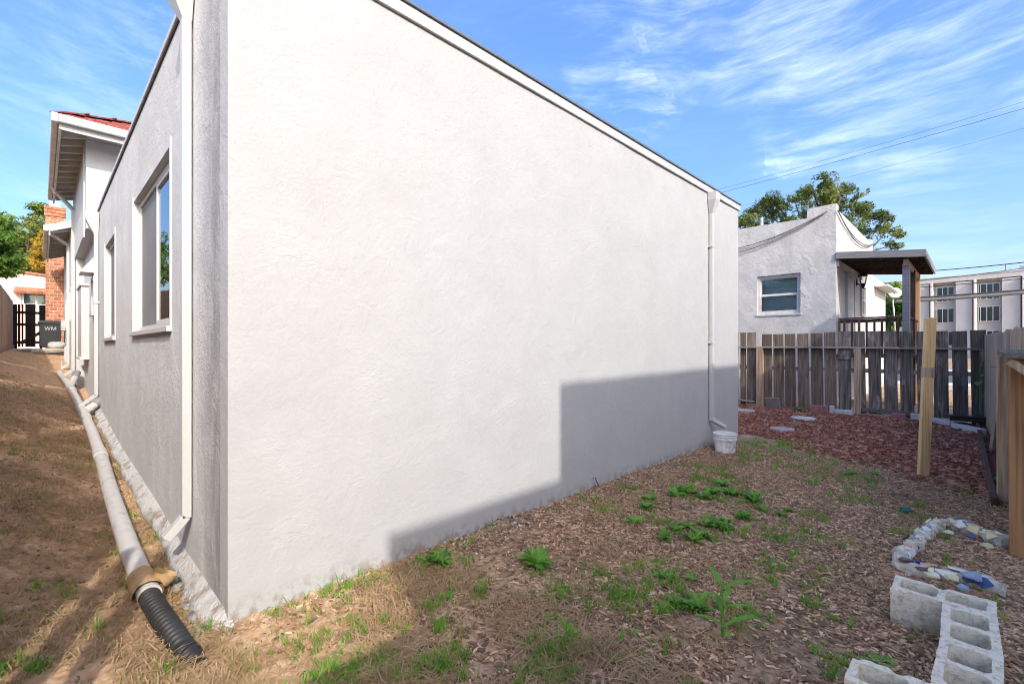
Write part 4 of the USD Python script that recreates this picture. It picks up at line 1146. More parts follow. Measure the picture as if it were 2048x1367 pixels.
part(nh, 'wall', lumpy(wallX(poly, NX, NX + 0.3), 0.018, 1.8, 3), MAT['stucco_old'], smooth=40)
NXE = 20.1
part(nh, 'wall', box(NX + 0.301, NXE, NY, NY + 0.3, -0.2, 5.0), MAT['stucco_old'])
part(nh, 'wall', box(NXE + 0.001, 23.4, NY + 0.01, NY + 0.3, -0.2, 3.95), MAT['stucco_old'])
part(nh, 'wall', box(23.1, 23.4, NY + 0.301, 9.5, -0.2, 3.9), MAT['stucco_old'])
part(nh, 'flat_roof', box(NX + 0.3, 23.1, NY + 0.3, 9.5, 3.7, 3.8), MAT['concrete'])
part(nh, 'parapet_block', bbox(NXE - 0.35, NXE, NY - 0.01, NY + 0.33, 5.001, 5.14, 0.02), MAT['stucco_old'])
part(nh, 'vent_pipe', tube([(NX + 1.0, PX(1500, 450, NX)[1], 4.3), (NX + 1.0, PX(1500, 450, NX)[1], 5.35)], 0.05, 10), MAT['concrete'], smooth=40)
FN = Frame((NX, 0, 0), (0, 1, 0), (-1, 0, 0))
window(nh, FN, *wn, 0.06, (0, 0.5, 1), fw=0.07, sill=0.02, back='blind', frame='trim_dirty', horizontal=True, behind=0.1)
FP = Frame((0, NY, 0), (1, 0, 0), (0, -1, 0))
door = part(nh, 'door', FP.box(15.45, 16.35, 1.35, 3.40, 0.002, 0.05, 0.006), MAT['trim_dirty'])
part(door, 'door_frame', MB().add(FP.box(15.36, 15.448, 1.35, 3.5, 0.002, 0.07)).add(FP.box(16.352, 16.44, 1.35, 3.5, 0.002, 0.07)).add(FP.box(15.45, 16.35, 3.402, 3.5, 0.002, 0.07)), MAT['trim'])
pw = part(nh, 'window', MB().add(FP.box(17.6, 17.67, 2.45, 3.4, 0.002, 0.06)).add(FP.box(18.33, 18.4, 2.45, 3.4, 0.002, 0.06)).add(FP.box(17.67, 18.33, 3.33, 3.4, 0.002, 0.06)).add(FP.box(17.67, 18.33, 2.45, 2.52, 0.002, 0.06)).add(FP.box(17.67, 18.33, 2.9, 2.95, 0.002, 0.05)), MAT['trim'], label='sash window beside the porch lantern')
part(pw, 'pane', FP.box(17.67, 18.33, 2.52, 2.9, 0.004, 0.02), MAT['glass_dark'])
part(pw, 'pane', FP.box(17.67, 18.33, 2.95, 3.33, 0.004, 0.02), MAT['glass_dark'])
# lantern
lx, ly, lz = 17.05, NY - 0.16, 3.45
lan = part(nh, 'lantern', taper(0.10, 0.10, 0.17, 0.17, lz - 0.1, lz + 0.12, (lx, ly)), MAT['lantern_glass'], label='black coach lantern on the porch wall')
part(lan, 'lantern_roof', taper(0.24, 0.24, 0.05, 0.05, lz + 0.12, lz + 0.22, (lx, ly)), MAT['cable'])
part(lan, 'lantern_base', MB().add(taper(0.04, 0.04, 0.12, 0.12, lz - 0.24, lz - 0.1, (lx, ly))).add(tube([(lx, ly, lz - 0.1), (lx, ly + 0.1, lz - 0.12), (lx, NY, lz - 0.05)], 0.018, 6)).add(box(lx - 0.05, lx + 0.05, NY - 0.02, NY, lz - 0.15, lz + 0.05)), MAT['cable'])
fr = MB()
for sx in (-1, 1):
    for sy in (-1, 1):
        fr.add(beam((lx + sx * 0.05, ly + sy * 0.05, lz - 0.1), (lx + sx * 0.085, ly + sy * 0.085, lz + 0.12), 0.014, 0.014, up=(1, 0, 0)))
part(lan, 'lantern_frame', fr, MAT['cable'])
# porch roof, posts, railing
PYE = 0.85
zr = lambda y: 3.85 - (NY - y) * 0.105
PXE = 17.7
v = np.array([(NX, NY, zr(NY)), (PXE, NY, zr(NY)), (PXE, PYE, zr(PYE)), (NX, PYE, zr(PYE))])
v = np.vstack([v - [0, 0, 0.02], v + [0, 0, 0.03]])
pr = part(nh, 'porch_roof', (v, np.array([(0, 1, 2, 3), (4, 7, 6, 5), (0, 3, 7, 4), (3, 2, 6, 7), (2, 1, 5, 6), (1, 0, 4, 5)])), MAT['wood_deck'])
part(pr, 'roof_felt', move((v[4:] @ np.eye(3), np.array([(0, 3, 2, 1)])), (0, 0, 0.006)), MAT['paver_grey'])
part(pr, 'fascia', beam((NX - 0.022, NY - 0.002, zr(NY) - 0.055), (NX - 0.022, PYE - 0.04, zr(PYE - 0.04) - 0.055), 0.04, 0.17, b=0.004), MAT['porch_grey'])
part(pr, 'fascia', beam((NX + 0.0, PYE - 0.022, zr(PYE) - 0.055), (PXE, PYE - 0.022, zr(PYE) - 0.055), 0.04, 0.17, b=0.004), MAT['porch_grey'])
for i in range(9):
    x = NX + 0.3 + i * 0.39
    part(pr, 'rafter', beam((x, NY - 0.004, zr(NY) - 0.09), (x, PYE + 0.0, zr(PYE) - 0.09), 0.045, 0.13), MAT['wood_deck'])
part(pr, 'beam', beam((NX + 0.05, 1.17, 3.46), (PXE - 0.1, 1.17, 3.46), 0.09, 0.15), MAT['wood_soft'])
part(pr, 'ledger', bbox(NX + 0.05, PXE, NY - 0.05, NY - 0.002, zr(NY) - 0.32, zr(NY) - 0.16, 0.004), MAT['trim_dirty'])
for x, mt in ((14.36, 'porch_grey'), (15.75, 'wood_deck'), (17.15, 'wood_soft')):
    part(nh, 'porch_post', bbox(x - 0.068, x + 0.068, 1.10, 1.235, -0.1, 3.44, 0.006), MAT[mt])
part(nh, 'porch_floor', bbox(NX + 0.01, PXE, 0.9, NY - 0.002, 1.22, 1.30, 0.006), MAT['wood_deck'])
part(nh, 'handrail', beam((NX + 0.15, NY - 0.02, 2.20), (NX + 0.15, 1.24, 2.20), 0.09, 0.035, b=0.004), MAT['wood_deck'])
part(nh, 'handrail', beam((NX + 0.15, NY - 0.02, 2.13), (NX + 0.15, 1.24, 2.13), 0.035, 0.09, b=0.004), MAT['wood_deck'])
part(nh, 'handrail', beam((14.45, 1.17, 2.20), (17.08, 1.17, 2.20), 0.09, 0.035, b=0.004), MAT['wood_deck'])
for px in (1679, 1689, 1704, 1718.5, 1733.5, 1749, 1764, 1780, 1796):
    y = PX(px, 650, NX + 0.12)[1]
    part(nh, 'baluster', bbox(NX + 0.082, NX + 0.128, y - 0.022, y + 0.022, 1.30, 2.16, 0.003), MAT['wood_deck'])
for i in range(14):
    x = 14.6 + i * 0.18
    part(nh, 'baluster', bbox(x - 0.02, x + 0.02, 1.15, 1.19, 1.30, 2.18, 0.003), MAT['wood_deck'])
part(nh, 'canopy', beam((20.5, NY - 0.2, 3.62), (23.3, NY - 0.2, 3.62), 0.40, 0.06, b=0.01), MAT['trim_dirty'])
# cables stapled across the window wall
for i, (za, zb, sag) in enumerate(((4.30, 4.95, 0.16), (4.18, 4.95, 0.20))):
    ya, yb2 = PX(1480, 475, NX)[1] + 0.6, PX(1655, 433, NX)[1]
    t = np.linspace(0, 1, 24)
    part(nh, 'cable', tube(np.stack([np.full(24, NX - 0.035 - 0.01 * i), ya + (yb2 - ya) * t, za + (zb - za) * t - sag * 4 * t * (1 - t)], 1), 0.012, 6), MAT['cable_grey'], smooth=True)
t = np.linspace(0, 1, 20)
for i in range(2):
    part(nh, 'cable', tube(np.stack([NX - 0.03 + (NXE - NX) * t, np.full(20, NY - 0.04 - 0.01 * i), 4.93 + 0.1 * t - (0.35 + 0.08 * i) * 4 * t * (1 - t)], 1), 0.013, 6), MAT['cable_grey'], smooth=True)

# satellite-like white bracket beside the far post
db = PD(1790, 585, 19.5)
dsh = thing('satellite_dish', 'small white dish on a bent arm beside the porch post', 'dish', db - [0, 0, 1.5])
part(dsh, 'dish', move(turn(lathe([(0.0, -0.05), (0.12, -0.035), (0.22, 0.0), (0.235, 0.015), (0.22, 0.012), (0.12, -0.02), (0.0, -0.035)], 20), 1.2, [0.4, -1, 0], [0, 0, 0]), db), MAT['trim'], smooth=40)
part(dsh, 'arm', tube(smooth_path([db, db + [0.1, 0.1, -0.3], db + [0.0, 0.05, -0.55], db + [0, 0, -1.6]], 16), 0.03, 8), MAT['galv'], smooth=True)

# ------------------------------------------------------------------ office block across the street
F0 = FW * 68 + RT * 67.3
du = FW * 0.81 - RT * 0.586
du /= np.linalg.norm(du)
dn = np.cross(du, [0, 0, 1.0])
if dn @ (EYE - F0) < 0:
    dn = -dn
FO = Frame((F0[0], F0[1], 0), du, dn)
off = thing('office_building', 'beige three-storey office block with window bays between tall panels and fins', 'office building', F0)
ZO = 12.15
def tpx(px):
    r = (px - CX) / FPX
    a, b = F0 @ RT, F0 @ FW
    return (a - r * b) / (r * (du @ FW) - (du @ RT))
part(off, 'body', FO.box(-40, 60, -0.5, ZO - 0.3, -12, -0.75), MAT['office_recess'])
bays = []
period = abs(tpx(1953) - tpx(1866))
t_ref = tpx(1953)
for k in range(-5, 6):
    a = t_ref + k * period            # bay starts (left end is farther: larger t)
    wbay = abs(tpx(2003) - tpx(1953))
    bays.append((a - wbay, a))
    part(off, 'panel', FO.box(a - wbay - (period - wbay) * 0.80, a - wbay - 0.05, -0.5, ZO - 0.9, -0.749, 0.02), MAT['office'])
    part(off, 'fin', FO.box(a + 0.02, a + 0.22, -0.5, ZO - 0.75, -0.749, 0.42), MAT['office_fin'])
part(off, 'parapet', FO.box(-40, 60, ZO - 0.75, ZO, -0.749, 0.05), MAT['office'])
part(off, 'coping', FO.box(-40, 60, ZO + 0.002, ZO + 0.12, -0.8, 0.12), MAT['office_fin'])
def zof(py):
    return 1.45 + (HZ - py) / FPX * 68.0
for (b0, b1) in bays:
    for (zt, zb_) in ((zof(569), zof(598)), (zof(614), zof(642)), (zof(662), zof(690))):
        w = part(off, 'window', MB().add(FO.box(b0 + 0.3, b1 - 0.1, zt, zt + 0.1, -0.748, -0.62)).add(FO.box(b0 + 0.3, b1 - 0.1, zb_ - 0.1, zb_, -0.748, -0.60)).add(FO.box(b0 + 0.2, b0 + 0.3, zb_ - 0.1, zt + 0.1, -0.748, -0.61)), MAT['vinyl'])
        n = 4
        ww = (b1 - 0.1 - (b0 + 0.3))
        cuts = [0, 0.30, 0.60, 0.90, 1.0]
        for c0, c1 in zip(cuts[:-1], cuts[1:]):
            part(w, 'pane', FO.box(b0 + 0.3 + ww * c0 + 0.04, b0 + 0.3 + ww * c1 - 0.04, zb_ + 0.002, zt - 0.002, -0.7, -0.69), MAT['glass_dark'])
            part(w, 'mullion', FO.box(b0 + 0.3 + ww * c1 - 0.04, b0 + 0.3 + ww * c1 + 0.04, zb_ + 0.001, zt - 0.001, -0.72, -0.62), MAT['vinyl'])
        part(w, 'room', FO.box(b0 + 0.3, b1 - 0.1, zb_, zt, -0.7485, -0.735), MAT['room'])
pt = part(off, 'roof_plant', FO.box(tpx(2060), tpx(2031), ZO, ZO + 1.0, -6, -3), MAT['galv'])
part(off, 'antenna', tube([F0 + du * tpx(2007) - dn * 1.5 + [0, 0, ZO], F0 + du * tpx(2007) - dn * 1.5 + [0, 0, ZO + 1.3]], 0.05, 6), MAT['cable_grey'])

# ------------------------------------------------------------------ overhead wires
def wire(name, a, b, da, db_, r, mat, label, sag=0.3):
    p, q = PD(*a, da), PD(*b, db_)
    t = np.linspace(0, 1, 24)[:, None]
    pts = p + (q - p) * t - np.array([0, 0, 1.0]) * sag * 4 * t * (1 - t)
    solo(name, tube(pts, r, 6), MAT[mat], label, 'wire', smooth=True)
wire('overhead_wire', (1430, 381), (2120, 182), 45, 30, 0.010, 'cable', 'uppermost thin overhead wire crossing the blue sky at right', 0.1)
wire('overhead_wire', (1440, 386), (2120, 196), 46, 31, 0.015, 'cable', 'second overhead wire, just under the uppermost one in the sky', 0.1)
wire('overhead_wire', (1450, 420), (2120, 236), 48, 34, 0.009, 'cable', 'third and lowest thin wire crossing the open sky at right', 0.1)
wire('overhead_wire', (1770, 598.5), (2120, 573), 25, 22, 0.05, 'cable', 'thick black cable crossing in front of the office windows', 0.05)
wire('overhead_wire', (1770, 604), (2120, 578), 25.3, 22.3, 0.10, 'cable_grey', 'thickest grey cable bundle just under the black cable before the office', 0.05)
wire('overhead_wire', (1868, 541), (2120, 516), 30, 26, 0.03, 'cable', 'wire passing just above the office roof line', 0.05)
wire('overhead_wire', (1840, 561), (2120, 526), 31, 27, 0.022, 'cable', 'thin wire crossing the top of the office wall', 0.05)
wire('overhead_wire', (1826, 575), (2120, 549), 29, 25, 0.026, 'cable', 'wire from the porch post across the upper office windows', 0.05)
wire('overhead_wire', (-20, 441), (110, 447), 40, 34, 0.02, 'cable_grey', 'thin wire crossing the sky between the left trees and the chimney', 0.05)
wire('overhead_wire', (-20, 437), (110, 434), 42, 36, 0.02, 'cable_grey', 'upper of the two thin wires left of the chimney top', 0.05)

# ------------------------------------------------------------------ trees
def leaves(centres, radii, n, size, aspect=0.45, flat=0.35, seed=0, droop=0.0, shape=2.0, thin=0.40):
    """Leaf-sized diamonds spread through lumpy clusters; more of them towards the outside."""
    rng = np.random.default_rng(seed)
    centres, radii = np.asarray(centres, float), np.asarray(radii, float)
    if radii.ndim == 1:
        radii = np.stack([radii, radii, radii * 0.7], 1)
    wgt = radii.prod(1) ** 0.75; wgt /= wgt.sum()
    c = rng.choice(len(centres), n, p=wgt)
    d = rng.normal(size=(n, 3)); d /= np.linalg.norm(d, axis=1, keepdims=True)
    r = rng.uniform(0, 1, n) ** (1 / shape)
    # break the clusters up with noise so that gaps appear
    p = centres[c] + d * r[:, None] * radii[c]
    keep = meshkit.fbm(p * (1.1 / size / 6), 2, seed) > thin
    p, d = p[keep], d[keep]
    n = len(p)
    nrm = d * 0.6 + rng.normal(size=(n, 3)) * 0.6 + [0, 0, flat]
    nrm /= np.linalg.norm(nrm, axis=1, keepdims=True)
    ax = d + rng.normal(size=(n, 3)) * 0.7 - [0, 0, droop]
    ax -= nrm * (ax * nrm).sum(1, keepdims=True)
    ax /= np.linalg.norm(ax, axis=1, keepdims=True) + 1e-9
    sd = np.cross(nrm, ax)
    s = size * rng.uniform(0.6, 1.35, n)[:, None]
    v = np.stack([p - ax * s, p + sd * s * aspect, p + ax * s, p - sd * s * aspect + nrm * s * 0.12], 1).reshape(-1, 3)
    k = np.arange(n)[:, None] * 4
    return v, np.vstack([k + [0, 1, 2], k + [0, 2, 3]])


def tree(name, label, base, limbs, centres, radii, n, size, mat, trunk_r, seed, group=None, **kw):
    t = thing(name, label, 'tree', base, group)
    base = np.asarray(base, float)
    tr = MB()
    top = np.mean(centres, axis=0)
    fork = base + (top - base) * 0.55
    w = smooth_path([base - [0, 0, 0.3], base + (fork - base) * 0.5 + [0.15, -0.1, 0], fork, top + (top - fork) * 0.2], 14)
    tr.add(tube(w, np.linspace(trunk_r, trunk_r * 0.35, 14), 9))
    part(t, 'trunk', tr, MAT['bark'], smooth=True)
    for c in limbs:
        k = w[int(RNG.integers(6, 12))]
        mid = (k + c) / 2 + [0, 0, -0.08 * np.linalg.norm(c - k)]
        part(t, 'limb', tube(smooth_path([k, mid, c], 8), np.linspace(trunk_r * 0.3, trunk_r * 0.06, 8), 6), MAT['bark'], smooth=True)
    part(t, 'crown', leaves(centres, radii, n, size, seed=seed, **kw), MAT[mat])
    return t


# big conifer behind the neighbour's house
rg = np.random.default_rng(5)
cpx = [(1500, 432, .6), (1520, 415, .7), (1545, 398, .65), (1565, 410, .7), (1590, 402, .6), (1612, 388, .6), (1625, 372, .6), (1648, 360, .6), (1640, 378, .7), (1665, 378, .7), (1690, 378, .55), (1702, 388, .5), (1718, 384, .45),
       (1600, 425, .8), (1640, 410, .9), (1680, 405, .8), (1700, 425, .8), (1725, 415, .5), (1735, 432, .6), (1760, 430, .4), (1772, 437, .4), (1750, 450, .7), (1775, 462, .6), (1798, 470, .35), (1790, 488, .5), (1760, 482, .7), (1730, 465, .8),
       (1560, 440, .9), (1510, 455, .8), (1495, 440, .5), (1630, 440, 1.0), (1690, 455, 1.0), (1540, 425, .8), (1580, 440, .9), (1655, 392, .7), (1485, 447, .4)]
cc3, rr3 = [], []
for px, py, r in cpx:
    dpt = 24 + rg.uniform(-1.6, 1.6)
    cc3.append(PD(px, py, dpt)); rr3.append((r * 1.05, r * 1.05, r * 0.62))
cc3 = np.array(cc3)
tree('conifer_tree', 'tall spreading conifer rising behind the stepped parapet house', (*PD(1650, 600, 24)[:2], 0), cc3[::2], cc3, np.array(rr3), 42000, 0.095, 'leaf_pine', 0.35, 11, aspect=0.30, flat=0.5, droop=-0.3, thin=0.545)
cpx = [(1783, 575, .5), (1795, 590, .6), (1775, 600, .5), (1790, 620, .7), (1800, 640, .7), (1778, 650, .6), (1812, 610, .5), (1800, 665, .7), (1815, 640, .5)]
cc3 = np.array([PD(px, py, 26 + rg.uniform(-.8, .8)) for px, py, r in cpx])
tree('leafy_tree', 'bright green leafy tree seen through the porch behind the dish', (*PD(1795, 650, 26)[:2], 0), cc3[::2], cc3, np.array([r for *_, r in cpx]), 9000, 0.11, 'leaf_bright', 0.12, 12)
# cypress and bushes behind the pink house
cpx = [(80, 416, .75), (70, 424, .7), (88, 430, .7), (62, 446, .9), (78, 456, 1.0), (90, 462, .9), (48, 462, .8), (38, 470, .9), (18, 462, .8), (28, 486, 1.0), (10, 486, .9), (52, 478, .8), (66, 476, .7), (40, 508, 1.1), (60, 512, .9), (22, 515, 1.1),
       (75, 515, .8), (50, 530, 1.2), (75, 540, 1.2), (30, 540, 1.2), (-10, 470, 1.2), (-20, 500, 1.5), (-10, 530, 1.5)]
cc3 = np.array([PD(px, py, 33 + rg.uniform(-1.8, 1.8)) for px, py, r in cpx])
tree('cypress_tree', 'wind-shaped cypress with flat olive clumps and bare limbs behind the pink house', (*PD(40, 640, 33)[:2], 1.4), cc3[:20], cc3, np.array([(r, r, r * 0.5) for *_, r in cpx]), 26000, 0.15, 'leaf_cypress', 0.35, 21, aspect=0.3, flat=0.5, thin=0.47)
cpx = [(84, 485, .45), (88, 500, .55), (78, 510, .5), (90, 520, .6), (82, 530, .5), (94, 505, .5), (96, 530, .6), (72, 520, .35), (88, 470, .3)]
cc3 = np.array([PD(px, py, 26 + rg.uniform(-.6, .6)) for px, py, r in cpx])
tree('leafy_tree', 'small tree with orange-yellow leaves beside the brick chimney', (*PD(100, 640, 26)[:2], 1.4), cc3[::2], cc3, np.array([r for *_, r in cpx]), 5000, 0.10, 'leaf_yellow', 0.1, 22)
cpx = [(-4, 440, .35), (2, 455, .35), (0, 475, .4), (4, 490, .4), (2, 510, .45), (8, 525, .35), (4, 540, .4), (12, 545, .25), (-15, 470, .8), (-20, 520, .9), (-40, 450, 1.0), (-40, 500, 1.0)]
cc3 = np.array([PD(px, py, 15 + rg.uniform(-.5, .5)) for px, py, r in cpx])
tree('leafy_tree', 'bright green tree overhanging the tan fence at the left edge', (*PD(-40, 600, 15)[:2], 1.2), cc3[::3], cc3, np.array([r for *_, r in cpx]), 9000, 0.075, 'leaf_bush', 0.12, 23)
# out of view on the left, mirrored in the big side window
for i, (x, y) in enumerate(((-5.2, 5.5), (-5.2, 9.0), (-5.6, 12.5), (-5.4, 17.0))):
    cc3 = np.array([(x, y, 3.9) + rg.normal(0, [0.65, 0.9, 1.3]) for _ in range(20)])
    tree('leafy_tree', 'green tree behind the left fence, mirrored in the side window, %s from the camera' % ['first', 'second', 'third', 'fourth'][i], (x, y, 0.8), cc3[::4], cc3, np.full(20, 0.85), 12000, 0.10, 'leaf_bright', 0.14, 31 + i)

# ------------------------------------------------------------------ the neighbours' house behind the camera, whose stepped roof line shades the yard
sb = thing('stucco_house', 'cream stucco house with stepped parapet beyond the near fence', 'house', (6, -5, 0))
YC = -5.0
k = math.tan(ELEV) / (-SAZ[1])
slope = SAZ[0] / SAZ[1]
def caster(X, Y, z):                     # where the sun's ray through a point meets the wall's plane
    t = (Y - YC)
    return X - t * slope, z + t * k
A = caster(1.63, YW, 0.208); B = caster(3.439, YW, 0.208); C = caster(3.439, YW, 1.12); D = caster(8.09, YW, 1.19)
E = caster(12.6, 2.50, 1.74); G = caster(14.2, 2.6, 2.27)
pts = [(A[0], -0.3), (A[0], A[1]), (B[0], B[1]), (B[0], C[1]), (D[0] + 1.2, D[1]), (D[0] + 1.2, E[1]), (E[0] + 0.7, E[1]), (E[0] + 0.7, G[1]), (G[0] + 2.3, G[1]), (G[0] + 2.3, -0.3)]
part(sb, 'wall', wallY(sg.Polygon(pts), YC, YC - 0.3), MAT['stucco_tan'])
part(sb, 'body', box(A[0] + 0.02, G[0] + 2.28, YC - 7, YC - 0.301, -0.3, A[1] - 0.3), MAT['stucco_tan'])
FB = Frame((0, YC, 0), (1, 0, 0), (0, 1, 0))
for x in (2.5, 5.0, 8.0):
    w = part(sb, 'window', MB().add(FB.box(x, x + 0.9, 1.2, 1.27, 0.002, 0.05)).add(FB.box(x, x + 0.9, 2.13, 2.2, 0.002, 0.05)).add(FB.box(x, x + 0.07, 1.27, 2.13, 0.002, 0.05)).add(FB.box(x + 0.83, x + 0.9, 1.27, 2.13, 0.002, 0.05)), MAT['trim'])
    part(w, 'pane', FB.box(x + 0.07, x + 0.83, 1.27, 2.13, 0.004, 0.02), MAT['glass_dark'])

# ------------------------------------------------------------------ the stake, bucket, stones
s0 = GR(1846, 952); 
s1 = s0 + RT * 0.085 + np.array([0, 0, 1.80])
sd = s1 - s0; sd /= np.linalg.norm(sd)
stk = beam(s0 - sd * 0.25, s1, 0.105, 0.05, up=(-0.80, -0.60, 0.05), b=0.005)
st = thing('wooden_stake', 'tall raw pine stake standing slightly tilted in the mulch', 'stake', s0)
part(st, 'stake', stk, MAT['wood_new'])
part(st, 'worn_band', beam(s0 + sd * 1.12, s0 + sd * 1.235, 0.1075, 0.0525, up=(-0.80, -0.60, 0.05)), MAT['wood_grey'])

bc = GR(1450, 903)
bk = thing('bucket', 'white plastic bucket with ribbed rim standing at the house corner', 'bucket', bc)
prof = [(0.0, 0.01), (0.122, 0.0), (0.128, 0.012), (0.140, 0.20), (0.156, 0.203), (0.156, 0.222), (0.142, 0.226), (0.143, 0.25), (0.155, 0.252), (0.155, 0.262), (0.144, 0.265), (0.145, 0.286), (0.158, 0.288), (0.158, 0.30), (0.150, 0.304), (0.142, 0.298), (0.130, 0.03), (0.0, 0.025)]
prof = [(a, b * 0.87) for a, b in prof]
part(bk, 'body', lathe(prof, 40, bc), MAT['bucket'], smooth=30)
hb = [bc + np.array([0.16 * math.cos(a), 0.16 * math.sin(a), 0.205 - 0.11 * math.sin((a - 3.6) / 2.4 * math.pi)]) for a in np.linspace(3.6, 6.0, 18)]
part(bk, 'handle', tube(hb, 0.003, 6), MAT['galv'], smooth=True)


def slabstone(name, px, py, r, sides, mat, label, h=0.035, rot=0.0, sq=1.0):
    c = GR(px, py)
    a = rot + np.arange(sides) * 2 * np.pi / sides
    pl = sg.Polygon(np.stack([np.cos(a) * r, np.sin(a) * r * sq], 1))
    m = trimesh.creation.extrude_polygon(pl, h, engine='earcut')
    top = np.array(m.vertices)
    t2 = trimesh.convex.convex_hull(np.vstack([top * [0.97, 0.97, 1], top * [1, 1, 0.7]]))
    solo(name, move(t2, c + [0, 0, 0.004]), MAT[mat], label, 'stepping stone')
slabstone('stepping_stone', 1564, 860, 0.215, 6, 'paver_pink', 'pinkish hexagonal stepping stone, nearest one in the red mulch', rot=0.2)
slabstone('stepping_stone', 1607, 838, 0.235, 6, 'paver_white', 'pale grey hexagonal stepping stone, middle one in the red mulch', rot=0.5)
slabstone('stepping_stone', 1485, 822, 0.26, 24, 'paver_pink', 'round pink stepping stone half hidden by the white house corner')
pc = PX(1548, 806, XB - 0.17); pc[2] = float(terrain(pc[0], pc[1])) - 0.01
solo('paver', xf(bbox(-0.16, 0.16, -0.025, 0.025, 0, 0.29, 0.008), trimesh.transformations.translation_matrix(pc) @ trimesh.transformations.rotation_matrix(math.pi / 2 - 0.12, [0, 0, 1]) @ trimesh.transformations.rotation_matrix(-0.3, [1, 0, 0]) @ trimesh.transformations.rotation_matrix(0.06, [0, 1, 0])), MAT['paver_grey'], 'rough grey square paver leaning on the back fence beside its left post', 'paver')
def fence_brick(name, pxa, pxb, py, h, mat, label, cat='brick', d=0.1):
    a, b = PX(pxa, py, XB - 0.2), PX(pxb, py, XB - 0.2)
    z = float(terrain(XB - 0.2, a[1]))
    v, f = roughen(bbox(XB - 0.22 - d, XB - 0.2, b[1], a[1], z - 0.03, z + h, 0.01), 0.008, 14, int(pxa), edge=0.06)
    solo(name, (v, f), MAT[mat], label, cat)
fence_brick('brick', 1623, 1640, 820, 0.15, 'brick_pink', 'left one of the two rose-coloured bricks at the foot of the back fence')
fence_brick('brick', 1641, 1659, 820, 0.16, 'brick_pink', 'right one of the two rose-coloured bricks at the foot of the back fence')
fence_brick('brick', 1661, 1670, 820, 0.17, 'paver_white', 'white brick on end beside the rose-coloured bricks')
fence_brick('concrete_chunk', 1671, 1708, 822, 0.10, 'paver_white', 'long white concrete chunk left of the middle fence post', 'concrete chunk')
fence_brick('brick', 1783, 1812, 835, 0.12, 'brick_pink', 'dull pink brick lying between fence post and stake')
fence_brick('concrete_chunk', 1822, 1846, 840, 0.13, 'paver_white', 'rounded white concrete chunk just left of the stake', 'concrete chunk')
def kerb(pxa, pya, pxb, pyb, label):
    a, b = GR(pxa, pya), GR(pxb, pyb)
    v, f = roughen(beam(a + [0, 0, 0.02], b + [0, 0, 0.02], 0.09, 0.14, b=0.01), 0.008, 9, int(pxa), edge=0.08)
    solo('kerb_stone', (v, f), MAT['paver_white'], label, 'kerb stone')
kerb(1862, 843, 1904, 853, 'pale kerb stone at the fence foot, left of the black box')
kerb(1906, 855, 1968, 868, 'pale kerb stone under the black box in the fence corner')
vb = PX(1934, 846, XB - 0.30); vb[2] = 0.06
vbx = thing('valve_box', 'flat black plastic box lying in the fence corner on the kerb stones', 'box', vb)
part(vbx, 'body', turn(bbox(vb[0] - 0.12, vb[0] + 0.12, vb[1] - 0.24, vb[1] + 0.24, vb[2] + 0.02, vb[2] + 0.10, 0.01), 0.0, [0, 0, 1], vb), MAT['black_plastic'])
part(vbx, 'lid', bbox(vb[0] - 0.15, vb[0] + 0.15, vb[1] - 0.28, vb[1] + 0.28, vb[2] + 0.101, vb[2] + 0.125, 0.008), MAT['black_plastic'])
gb = GR(1812, 1023)
solo('bottle_cap', lathe([(0.0, 0.0), (0.045, 0.0), (0.05, 0.012), (0.05, 0.022), (0.043, 0.022), (0.04, 0.008), (0.0, 0.008)], 20, gb + [0, 0, 0.006]), M('teal_plastic', [(0.03, 0.14, 0.12), (0.05, 0.2, 0.17)], rough=0.4), 'small teal plastic ring lying in the bark chips', 'plastic ring', smooth=30)

# ------------------------------------------------------------------ cinder blocks
def cinder(lx, ly, lz, label, cx, cy, z0, ang):
    c = m3.CrossSection([np.array([(-lx / 2, -ly / 2), (lx / 2, -ly / 2), (lx / 2, ly / 2), (-lx / 2, ly / 2)])])
    def hole(x0, x1, y0, y1):
        r = 0.022
        return m3.CrossSection([np.array([(x0 + r, y0 + r), (x1 - r, y0 + r), (x1 - r, y1 - r), (x0 + r, y1 - r)])]).offset(r, m3.JoinType.Round, 2.0, 24)
    w, web = 0.031, 0.03
    hl = (lx - 2 * w - web) / 2
    c = c - hole(-lx / 2 + w, -lx / 2 + w + hl, -ly / 2 + w, ly / 2 - w) - hole(lx / 2 - w - hl, lx / 2 - w, -ly / 2 + w, ly / 2 - w)
    m = m3.Manifold.extrude(c, lz).refine_to_length(0.02)
    v, f = vf(m)
    nz = np.stack([meshkit.fbm((v + [cx * 3, cy, 0]) * 40, 3, s) - 0.5 for s in (1, 2, 3)], -1)
    v = v + nz * 0.007
    e = np.minimum(np.minimum(lx / 2 - np.abs(v[:, 0]), ly / 2 - np.abs(v[:, 1])), 0.03) / 0.03
    top = (v[:, 2] > lz - 0.01) & (meshkit.fbm((v + [cx * 5, cy, 0]) * 14, 2, 4) > 0.62)
    v[:, 2] -= np.where(top, 0.012 * (1 - np.clip(e, 0, 1)), 0)
    Mx = trimesh.transformations.translation_matrix((cx, cy, z0)) @ trimesh.transformations.rotation_matrix(ang, [0, 0, 1])
    solo('cinder_block', xf((v, f), Mx), MAT['block'], label, 'cinder block')
cinder(0.39, 0.19, 0.20, 'grey hollow cinder block set end-on below the mosaic edging', 3.255, 0.125, -0.01, math.pi / 2 - 0.03)
cinder(0.39, 0.19, 0.20, 'cinder block farther up the right-hand row, touching the end-on block', 2.945, 0.02, -0.005, 0.02)
cinder(0.39, 0.19, 0.20, 'cinder block nearer in the right-hand row, against the dark soil', 2.552, 0.022, 0.0, -0.03)
